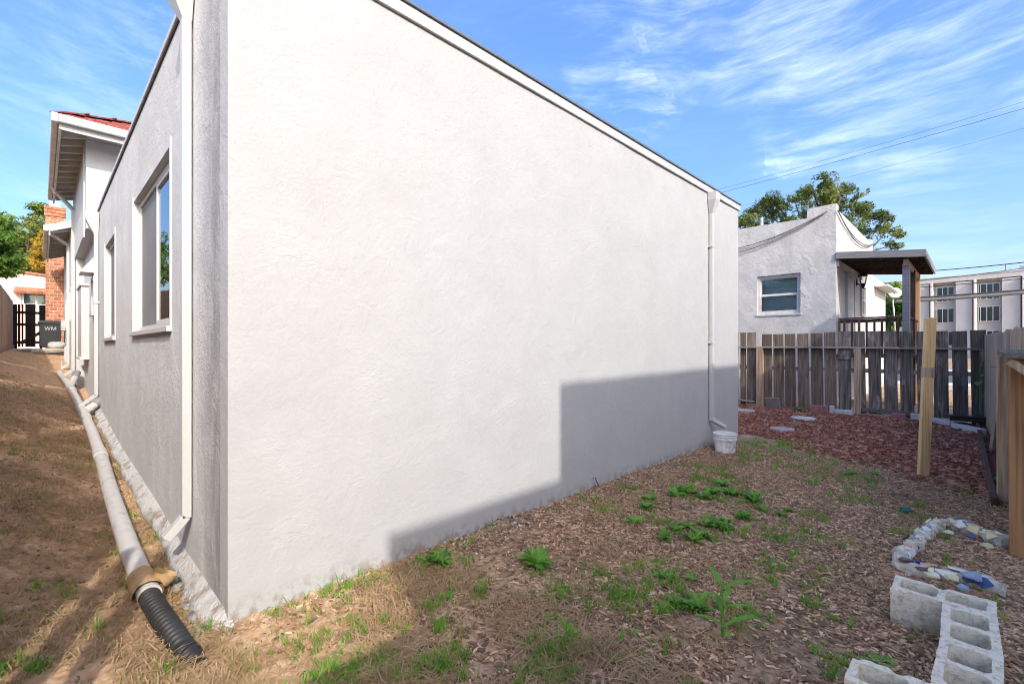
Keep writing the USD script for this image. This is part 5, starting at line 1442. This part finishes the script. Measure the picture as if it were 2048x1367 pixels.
cinder(0.39, 0.19, 0.20, 'cinder block at the bottom edge with a small plant in its cell', 2.262, 0.165, -0.01, math.pi / 2 + 0.02)

# ------------------------------------------------------------------ mosaic edging
me = thing('mosaic_edging', 'curved low garden edging covered with broken coloured tiles', 'garden edging', (4.3, 0.15, 0))
ctl = [GR(2016, 1096), GR(1960, 1074), GR(1915, 1058), GR(1880, 1054), GR(1850, 1075), GR(1825, 1098), GR(1803, 1122), GR(1800, 1142), GR(1840, 1152), GR(1895, 1160), GR(1950, 1174), GR(2010, 1192)]
ctl = [np.array([c[0], c[1], 0.028]) for c in ctl]
mpth = smooth_path(ctl, 90)
rad = 0.046 + 0.010 * np.sin(np.arange(90) * 0.55) + 0.005 * np.sin(np.arange(90) * 1.7)
part(me, 'mortar_core', roughen(tube(mpth, rad, 14), 0.020, 13, 6, edge=0.02), MAT['grout'], smooth=50)
cols = ['cream', 'greyblue', 'white', 'blue', 'white', 'pink', 'white', 'cream', 'ltgrey', 'maroon', 'white', 'greyblue', 'cream']
rm = random.Random(4)
tdir = np.gradient(mpth, axis=0); tdir /= np.linalg.norm(tdir, axis=1, keepdims=True)
i = 1
while i < 88:
    step = rm.choice([2, 3, 3])
    for ang in (-1.0 + rm.uniform(-.2, .2), -0.05 + rm.uniform(-.25, .25), 0.95 + rm.uniform(-.2, .2)):
        if rm.random() < 0.22:
            continue
        side = np.cross(tdir[i], [0, 0, 1.0]); side /= np.linalg.norm(side)
        nrm_ = side * math.sin(ang) + np.array([0, 0, 1.0]) * math.cos(ang)
        tang = np.cross(nrm_, tdir[i])
        kk = rm.randint(4, 6)
        rr = rm.choice([0.018, 0.024, 0.03, 0.038, 0.05])
        aa = np.sort([rm.uniform(0, 2 * math.pi) * 0.25 + j * 2 * math.pi / kk for j in range(kk)])
        pl = [(rr * 1.2 * math.cos(a) * rm.uniform(.75, 1.1), rr * 0.8 * math.sin(a) * rm.uniform(.75, 1.1)) for a in aa]
        c = mpth[i] + nrm_ * (rad[i] + 0.004)
        tilt = nrm_ + 0.3 * np.array([rm.uniform(-1, 1), rm.uniform(-1, 1), 0]); tilt /= np.linalg.norm(tilt)
        top = np.array([c + tdir[i] * x + tang * y + tilt * 0.004 for x, y in pl]); bot = top - tilt * 0.011
        part(me, 'tile_shard', trimesh.convex.convex_hull(np.vstack([top, bot])), MAT['tile_' + rm.choice(cols)])
    i += step
for px, py, rx, mt, lab in ((1945, 1148, 0.075, 'greyblue', None), (1925, 1172, 0.04, 'greyblue', None), (1905, 1152, 0.05, 'cream', None), (1865, 1147, 0.055, 'cream', None), (1942, 1070, 0.05, 'blue', None), (1975, 1088, 0.05, 'cream', None), (1897, 1062, 0.045, 'cream', None)):
    c = PZ(px, py, 0.09)
    aa = np.sort(RNG.uniform(0, 2 * np.pi, 6))
    top = np.array([c + [rx * math.cos(a), rx * math.sin(a) * 0.75, 0.005 * math.sin(3 * a)] for a in np.linspace(0, 5.4, 5) + RNG.uniform(-.2, .2, 5)])
    part(me, 'tile_shard', trimesh.convex.convex_hull(np.vstack([top, top - [0, 0, 0.01]])), MAT['tile_' + mt])

# ------------------------------------------------------------------ plants
def leafmesh(L, W, fold=0.25, bend=0.6, n=5):
    t = np.linspace(0, 1, n)
    w = W * np.sin(np.pi * np.clip(t * 0.92 + 0.06, 0, 1)) ** 0.8
    x = L * t * np.cos(bend * t * 0.8); z = L * (0.55 * t - bend * 0.62 * t * t)
    v = np.concatenate([np.stack([x, -w / 2, z + fold * w / 2], 1), np.stack([x, 0 * w, z], 1), np.stack([x, w / 2, z + fold * w / 2], 1)])
    f = []
    for i in range(n - 1):
        for a in (0, n):
            f += [(a + i, a + i + 1, a + n + i + 1), (a + i, a + n + i + 1, a + n + i)]
    return v, np.array(f)


def rot_z(v, a):
    c, s_ = math.cos(a), math.sin(a)
    return v @ np.array([[c, s_, 0], [-s_, c, 0], [0, 0, 1]])


def weed(px, py, n, spread, L, W, mat, label, seed, rosettes=3):
    L, W, n = L * 0.85, W * 1.05, int(n * 2.2)
    rng = np.random.default_rng(seed)
    c = GR(px, py)
    t = thing('weed', label, 'weed', c)
    cs = [c + np.array([*rng.normal(0, spread, 2) * [1.0, 0.7], 0]) for _ in range(rosettes)]
    for q in cs:
        q[2] = float(terrain(q[0], q[1]))
    for i in range(n):
        q = cs[i % rosettes]
        v, f = leafmesh(L * rng.uniform(0.6, 1.15), W * rng.uniform(0.75, 1.15), 0.3, rng.uniform(0.3, 0.9))
        tilt = rng.uniform(-0.15, 0.5)
        v = xf((v, f), trimesh.transformations.rotation_matrix(-tilt, [0, 1, 0]))[0]
        part(t, 'leaf', (rot_z(v, rng.uniform(0, 2 * np.pi)) + q + [0, 0, 0.008], f), MAT[mat], smooth=True)
weed(1375, 995, 34, 0.17, 0.16, 0.05, 'leaf', 'left half of the larger clump of broad green weeds in mid yard', 1, 5)
weed(1450, 990, 34, 0.17, 0.16, 0.05, 'leaf', 'right half of the larger clump of broad green weeds in mid yard', 2, 5)
weed(1350, 1058, 30, 0.13, 0.12, 0.045, 'leaf', 'left part of the nearer low clump of round-leaved weeds', 3, 5)
weed(1405, 1070, 26, 0.11, 0.12, 0.045, 'leaf', 'middle part of the nearer low clump of round-leaved weeds', 4, 4)
weed(1440, 1052, 24, 0.10, 0.10, 0.04, 'leaf', 'right part of the nearer low clump of round-leaved weeds', 5, 4)
weed(1310, 1010, 20, 0.07, 0.12, 0.035, 'leaf', 'small weed left of the larger broad-leaved clump', 6, 2)
weed(1070, 1125, 34, 0.07, 0.17, 0.03, 'leaf', 'tufted green weed with long leaves in the bark near the wall shadow', 7, 3)
weed(905, 1102, 26, 0.10, 0.15, 0.03, 'leaf', 'yellowing weed against the foot of the white wall', 8, 3)
weed(1515, 995, 18, 0.07, 0.11, 0.035, 'leaf', 'small weed right of the larger broad-leaved clump', 9, 2)
weed(1490, 1032, 18, 0.08, 0.10, 0.035, 'leaf', 'flat weed between the two broad-leaved clumps', 10, 2)
weed(1555, 1030, 20, 0.12, 0.09, 0.03, 'leaf', 'flat weed right of the broad-leaved clumps', 11, 3)
weed(1715, 955, 16, 0.14, 0.10, 0.03, 'leaf_light', 'thin weed patch left of the stake foot', 12, 3)
weed(1346, 1218, 26, 0.05, 0.11, 0.02, 'leaf', 'dense dark green tuft left of the seedling', 13, 2)
weed(1350, 1165, 26, 0.10, 0.09, 0.02, 'leaf', 'low weed patch behind the dense tuft', 14, 4)
weed(1385, 1212, 10, 0.03, 0.09, 0.03, 'leaf_light', 'few-leaved sprout between dense tuft and seedling', 15, 1)
weed(1995, 965, 6, 0.03, 0.10, 0.075, 'leaf_light', 'small bright nasturtium-like plant at the edging board', 16, 1)
weed(1600, 823, 5, 0.06, 0.16, 0.14, 'leaf_light', 'round-leaved plant at the foot of the back fence', 17, 1)
vn = thing('vine', 'thin climbing plant with a few bright leaves in the right corner of the back fence', 'vine', PX(1964, 800, XB - 0.1))
part(vn, 'stem', tube(smooth_path([PX(1962, 845, XB - 0.12), PX(1964, 780, XB - 0.12), PX(1961, 730, XB - 0.12), PX(1972, 712, XB - 0.12)], 16), 0.008, 5), MAT['leaf_light'], smooth=True)
for px, py, L_ in ((1962, 762, 0.13), (1976, 810, 0.11), (1958, 735, 0.07), (1968, 748, 0.08), (1966, 790, 0.06)):
    v, f = leafmesh(L_, L_ * 0.9, 0.2, 0.5)
    v = xf((v, f), trimesh.transformations.rotation_matrix(0.9, [0, 1, 0]))[0]
    part(vn, 'leaf', (rot_z(v, 2.6 + px % 3) + PX(px, py, XB - 0.14), f), MAT['leaf_light'], smooth=True)
c = GR(1445, 1275)
sd_ = thing('seedling', 'young maize-like seedling with arching bright leaves in the foreground bark', 'seedling', c)
part(sd_, 'stem', tube(smooth_path([c - [0, 0, 0.02], c + [0.005, 0, 0.1], c + [0.015, 0.005, 0.2], c + [0.012, 0.012, 0.27]], 10), np.linspace(0.008, 0.003, 10), 7), MAT['leaf_light'], smooth=True)
for i, (h, a, L_, W_, bd) in enumerate(((0.05, -0.75, 0.26, 0.035, 0.75), (0.06, 2.2, 0.15, 0.03, 0.5), (0.11, 0.6, 0.16, 0.03, 0.5), (0.15, -1.6, 0.14, 0.032, 0.2), (0.20, 2.7, 0.13, 0.03, 0.5), (0.24, -0.8, 0.16, 0.036, 0.5), (0.26, 1.0, 0.11, 0.03, 0.2), (0.04, 3.8, 0.12, 0.025, 0.6), (0.17, 0.0, 0.12, 0.03, 0.4))):
    v, f = leafmesh(L_, W_, 0.35, bd, 7)
    part(sd_, 'leaf', (rot_z(v, a) + c + [0.01, 0.004, h], f), MAT['leaf_light'], smooth=True)
c = PZ(1762, 1338, 0.06)
bp = thing('seedling', 'small leafy seedling growing in the cell of the bottom cinder block', 'seedling', c)
rg2 = np.random.default_rng(3)
for i in range(16):
    v, f = leafmesh(rg2.uniform(0.03, 0.055), 0.02, 0.3, 0.5)
    part(bp, 'leaf', (rot_z(v, rg2.uniform(0, 6.28)) + c + [rg2.normal(0, 0.02), rg2.normal(0, 0.03), rg2.uniform(0, 0.05)], f), MAT['leaf_light'], smooth=True)
part(bp, 'stem', tube([c - [0, 0, 0.06], c + [0.0, 0, 0.04]], 0.004, 5), MAT['leaf'])


# ------------------------------------------------------------------ loose cover: chips, mulch, grass
def instancer(name, protos, P, Q, S, idx, label, cat):
    path = fresh('/World', name)
    pi = UsdGeom.PointInstancer.Define(stage, path)
    tag(pi.GetPrim(), label, cat, None, 'stuff')
    rel = []
    for i, (mesh, mat, sm) in enumerate(protos):
        pth = f'{path}/variant' if i == 0 else f'{path}/variant_{i:03d}'
        usdkit.mesh(stage, pth, vf(mesh), mat, sm)
        rel.append(Sdf.Path(pth))
    pi.CreatePrototypesRel().SetTargets(rel)
    pi.CreateProtoIndicesAttr(Vt.IntArray.FromNumpy(np.asarray(idx, np.int32)))
    pi.CreatePositionsAttr(Vt.Vec3fArray.FromNumpy(np.asarray(P, np.float32)))
    pi.CreateScalesAttr(Vt.Vec3fArray.FromNumpy(np.asarray(S, np.float32)))
    q = np.asarray(Q, np.float32)
    pi.CreateOrientationsAttr(Vt.QuathArray([Gf.Quath(float(a[0]), float(a[1]), float(a[2]), float(a[3])) for a in q]))
    return path


def quats(yaw, tilt, ta):
    """Yaw about z after a tilt about a level axis."""
    qz = np.stack([np.cos(yaw / 2), 0 * yaw, 0 * yaw, np.sin(yaw / 2)], 1)
    qt = np.stack([np.cos(tilt / 2), np.sin(tilt / 2) * np.cos(ta), np.sin(tilt / 2) * np.sin(ta), 0 * tilt], 1)
    w1, x1, y1, z1 = qt.T; w2, x2, y2, z2 = qz.T
    return np.stack([w1 * w2 - x1 * x2 - y1 * y2 - z1 * z2, w1 * x2 + x1 * w2 + y1 * z2 - z1 * y2, w1 * y2 - x1 * z2 + y1 * w2 + z1 * x2, w1 * z2 + x1 * y2 - y1 * x2 + z1 * w2], 1)


def chipmesh(seed, l=1.0, w=0.4, h=0.14):
    r = np.random.default_rng(seed)
    p = np.array([(x * l / 2, y * w / 2, z * h / 2) for x in (-1, 1) for y in (-1, 1) for z in (-1, 1)]) * r.uniform(0.45, 1.15, (8, 3)) + r.normal(0, 0.03, (8, 3))
    return trimesh.convex.convex_hull(p)


def in_yard(x, y):
    return ~((x > XW - 0.02) & (y > YW - 0.0) & (x < XE)) & (y > -0.46) & (x > -0.62)


blocks_xy = [(3.255, 0.125, 0.1, 0.2), (2.945, 0.02, 0.2, 0.1), (2.552, 0.022, 0.2, 0.1), (2.262, 0.165, 0.1, 0.2)]
def off_blocks(x, y):
    k = np.ones(len(x), bool)
    for cx, cy, a, b in blocks_xy:
        k &= ~((np.abs(x - cx) < a) & (np.abs(y - cy) < b))
    return k


def bedline(x, y):
    return x - 0.75 * y + 0.9 * meshkit.fbm(np.stack([x, y, 0 * x], -1) * 1.7, 4, 77)


rs = np.random.default_rng(42)
# brown bark chips in the front yard
def scatter_chips(name, n, xr, yr, keepf, lr, cols, label, cat, thick=0.16):
    x, y = rs.uniform(*xr, n), rs.uniform(*yr, n)
    k = in_yard(x, y) & keepf(x, y) & off_blocks(x, y)
    x, y = x[k], y[k]
    n = len(x)
    z = terrain(x, y)
    s = rs.uniform(*lr, n) * rs.uniform(0.55, 1.25, n)
    P = np.stack([x, y, z + 0.004 + s * 0.08], 1)
    Q = quats(rs.uniform(0, 6.28, n), np.abs(rs.normal(0, 0.24, n)), rs.uniform(0, 6.28, n))
    pr_ = [(chipmesh(100 + i, 1.0, 0.28 + 0.07 * (i % 4), thick), M(f'{name}_tone_{i}', [tuple(np.array(c_) * 0.75), c_], scale=(60, 60, 60), rough=0.9), False) for i, c_ in enumerate(cols)]
    instancer(name, pr_, P, Q, np.stack([s, s, s], 1), rs.integers(0, len(cols), n), label, cat)


def dens(x, y):
    p = np.stack([x, y, 0 * x], -1)
    straw = meshkit.fbm(p * 1.7, 4, 31)
    left = np.clip((x - 0.9) / 1.2, 0.10, 1)
    bare = np.clip((meshkit.fbm(p * 1.1, 4, 91) - 0.28) / 0.14, 0.25, 1)
    return rs.uniform(0, 1, len(x)) < left * bare * np.clip(1.6 - 1.0 * straw, 0.45, 1)
BR = [(0.301, 0.177, 0.104), (0.439, 0.272, 0.163), (0.577, 0.391, 0.246), (0.150, 0.095, 0.061), (0.678, 0.497, 0.325), (0.376, 0.218, 0.131), (0.213, 0.129, 0.083)]
scatter_chips('bark_chips', 130000, (0.75, 7.6), (-0.46, 2.76), lambda x, y: dens(x, y) & (bedline(x, y) < 7.15), (0.010, 0.042), BR, 'brown bark chips strewn over the near yard', 'bark chips')
scatter_chips('bark_chips', 9000, (3.2, 4.9), (-0.46, 0.4), lambda x, y: np.ones(len(x), bool), (0.015, 0.05), BR, 'brown bark chips heaped inside the mosaic edging', 'bark chips')
RD = [(0.187, 0.061, 0.036), (0.264, 0.093, 0.056), (0.099, 0.033, 0.022), (0.352, 0.157, 0.100), (0.220, 0.073, 0.044), (0.484, 0.294, 0.200)]
scatter_chips('red_mulch', 46000, (6.0, 12.55), (-0.1, 5.2), lambda x, y: bedline(x, y) > 6.85, (0.035, 0.085), RD, 'dark red wood mulch covering the bed by the back fence', 'mulch', 0.2)
scatter_chips('pebbles', 2600, (0.6, 7.9), (2.45, 2.77), lambda x, y: rs.uniform(0, 1, len(x)) < np.clip((y - 2.45) / 0.3, 0, 1), (0.008, 0.026), [(0.5, 0.49, 0.46), (0.36, 0.35, 0.33), (0.06, 0.055, 0.05), (0.62, 0.6, 0.57)], 'white and dark paint flakes and pebbles along the foot of the wall', 'pebbles', 0.3)


def tuft(seed, n, h, spread, lean, w):
    r = np.random.default_rng(seed)
    m = MB()
    for i in range(n):
        a = r.uniform(0, 6.28); L = h * r.uniform(0.5, 1.15); ln = lean * r.uniform(0.3, 1.2)
        b = np.array([*r.normal(0, spread, 2), 0])
        t = np.array([0, 0.4, 0.75, 1.0])
        d = np.array([math.cos(a), math.sin(a), 0]); sd2 = np.array([-d[1], d[0], 0])
        c_ = b + d * (L * ln * t ** 1.7)[:, None] + np.array([0, 0, 1.0]) * (L * (t - 0.45 * ln * t * t))[:, None]
        ww = w * np.array([1.0, 0.85, 0.5, 0.05])
        v = np.concatenate([c_ - sd2 * ww[:, None], c_ + sd2 * ww[:, None]])
        f = []
        for k in range(3):
            f += [(k, k + 1, k + 5), (k, k + 5, k + 4)]
        m.add((v, np.array(f)))
    return m


def straw(seed, n=9):
    r = np.random.default_rng(seed)
    m = MB()
    for i in range(n):
        a = r.uniform(0, 6.28); L = r.uniform(0.04, 0.15)
        b = np.array([*r.normal(0, 0.05, 2), r.uniform(0.002, 0.018)])
        d = np.array([math.cos(a), math.sin(a), r.normal(0, 0.12)]); sd2 = np.array([-d[1], d[0], 0]) * 0.0022
        c2 = np.array([0, 0, r.uniform(0, 0.02)])
        p = [b, b + d * L * 0.5 + c2 + sd2 * r.normal(0, 4), b + d * L]
        v = np.array([p[0] - sd2, p[1] - sd2, p[2], p[1] + sd2, p[0] + sd2])
        m.add((v, np.array([(0, 1, 3), (0, 3, 4), (1, 2, 3)])))
    return m


def scatter_grass(name, P, sc, protos, label, cat):
    n = len(P)
    Q = quats(rs.uniform(0, 6.28, n), np.abs(rs.normal(0, 0.15, n)), rs.uniform(0, 6.28, n))
    s = sc * rs.uniform(0.45, 1.2, n)
    instancer(name, protos, P, Q, np.stack([s, s, s], 1), rs.integers(0, len(protos), n), label, cat)


green = [(1270, 1190, .12, 40), (1325, 1222, .05, 16), (1110, 1285, .12, 60), (1095, 1330, .14, 80), (1130, 1300, .1, 40), (1240, 1190, .1, 40), (1110, 1190, .06, 24), (1070, 1150, .05, 10),
         (1200, 1150, .12, 24), (1290, 1140, .1, 34), (1345, 1180, .1, 34), (1250, 1200, .1, 30), (1365, 1215, .06, 12), (1480, 1230, .1, 40), (1500, 1165, .12, 24), (1540, 1140, .12, 24), (1560, 1075, .12, 20), (1520, 1030, .1, 12),
         (1500, 890, .2, 60), (1550, 895, .3, 80), (1600, 905, .3, 80), (1580, 888, .3, 60), (1650, 930, .25, 50), (1530, 912, .2, 40), (1690, 960, .2, 30), (1630, 940, .3, 40), (1480, 905, .12, 40), (1495, 915, .1, 40),
         (1690, 1000, .2, 30), (1720, 1000, .12, 20), (1420, 965, .2, 12), (1480, 1010, .1, 14),
         (740, 1165, .06, 16), (700, 1170, .06, 14), (660, 1180, .05, 8), (830, 1102, .04, 6), (900, 1105, .08, 14), (940, 1088, .06, 10), (985, 1055, .05, 10), (880, 1250, .03, 16), (875, 1262, .03, 8), (850, 1335, .1, 40), (900, 1330, .08, 30), (840, 1360, .15, 30),
         (690, 1350, .12, 60), (640, 1364, .1, 40), (780, 1312, .04, 16), (760, 1330, .05, 12), (560, 1230, .08, 6), (480, 1240, .04, 6), (410, 1262, .035, 10), (620, 1300, .12, 16), (520, 1330, .12, 20), (700, 1260, .1, 12), (600, 1190, .04, 5), (780, 1240, .1, 12),
         (330, 1350, .05, 14), (60, 1000, .08, 10), (55, 915, .12, 10), (130, 1180, .08, 14), (125, 1200, .06, 8), (180, 1262, .05, 10), (15, 1235, .05, 10), (20, 1345, .08, 24), (55, 1345, .06, 14), (160, 940, .08, 12), (85, 880, .08, 5), (110, 800, .15, 8), (60, 795, .15, 8), (230, 1110, .03, 5), (250, 1170, .03, 5), (45, 760, .2, 8), (290, 1030, .04, 6), (245, 870, .04, 5), (320, 1080, .04, 4)]
gp_, gd_ = [], []
for px, py, r_, n_ in green:
    c = GR(px, py)
    n_ = max(2, int(n_ * 0.5))
    q = rs.normal(0, 1, (n_, 2)) * r_ * np.array([0.75, 0.6]) + c[:2]
    gp_.append(q)
for _ in range(90):
    c = np.array([rs.uniform(0.9, 6.6), rs.uniform(0.0, 2.6)])
    gp_.append(rs.normal(0, 1, (int(rs.integers(3, 14)), 2)) * rs.uniform(0.03, 0.11) + c)
gp_ = np.vstack(gp_)
ok = in_yard(gp_[:, 0], gp_[:, 1]) & off_blocks(gp_[:, 0], gp_[:, 1])
gp_ = gp_[ok]
gp_ = np.column_stack([gp_, terrain(gp_[:, 0], gp_[:, 1])])
PG = [(tuft(i, 11, 0.07, 0.014, 0.7, 0.003), MAT['grass_a' if i % 3 else 'grass_b'], False) for i in range(6)]
scatter_grass('green_grass', gp_, 1.0, PG, 'green grass tufts sprouting in patches over the yard', 'grass')
# dry and lime tufts, thin over the yard, thick in the sunny corner and mid yard
def rand_pts(n, xr, yr, fn):
    x, y = rs.uniform(*xr, n), rs.uniform(*yr, n)
    k = in_yard(x, y) & off_blocks(x, y) & fn(x, y)
    x, y = x[k], y[k]
    return np.column_stack([x, y, terrain(x, y)])
nz = lambda x, y, s_, sd3: meshkit.fbm(np.stack([x, y, 0 * x], -1) * s_, 4, sd3)
corner = rand_pts(1700, (0.30, 1.9), (1.2, 2.76), lambda x, y: nz(x, y, 2.5, 5) > 0.40)
mid = rand_pts(2800, (0.8, 7.0), (0.2, 2.76), lambda x, y: (nz(x, y, 1.7, 31) > 0.53) & (bedline(x, y) < 7.0))
mid2 = rand_pts(1400, (4.0, 7.4), (0.9, 2.5), lambda x, y: (nz(x, y, 2.1, 61) > 0.45) & (bedline(x, y) < 7.0))
left = rand_pts(6500, (-0.6, 0.62), (1.2, 9.0), lambda x, y: nz(x, y, 2.2, 15) > 0.50)
dry = np.vstack([corner, mid, mid2, left])
PD_ = [(tuft(50 + i, 6, 0.05, 0.022, 1.1, 0.0024), MAT['grass_dry'], False) for i in range(4)] + [(tuft(60 + i, 6, 0.05, 0.018, 0.9, 0.0026), MAT['grass_b'], False) for i in range(1)]
scatter_grass('dry_grass', dry, 1.0, PD_, 'short dry yellow grass thinly covering the yard', 'grass')
st_pts = np.vstack([rand_pts(3800, (0.25, 2.0), (0.9, 2.76), lambda x, y: nz(x, y, 2.0, 5) > 0.36), rand_pts(7500, (-0.6, 0.66), (1.0, 12.0), lambda x, y: nz(x, y, 2.0, 19) > 0.42), rand_pts(2600, (0.8, 7.2), (-0.3, 2.7), lambda x, y: nz(x, y, 1.7, 31) > 0.45)])
scatter_grass('straw', st_pts, 1.0, [(straw(80 + i), MAT['grass_dry'], False) for i in range(5)], 'loose dead straw lying on the soil', 'straw')
# dirt clods and small stones on the bare bank
scatter_chips('dirt_clods', 5000, (-0.62, 0.66), (0.9, 12), lambda x, y: np.ones(len(x), bool), (0.008, 0.03), [(0.30, 0.20, 0.13), (0.38, 0.27, 0.18), (0.46, 0.35, 0.25), (0.2, 0.14, 0.09)], 'small dirt clods and stones on the bare bank', 'soil', 0.5)
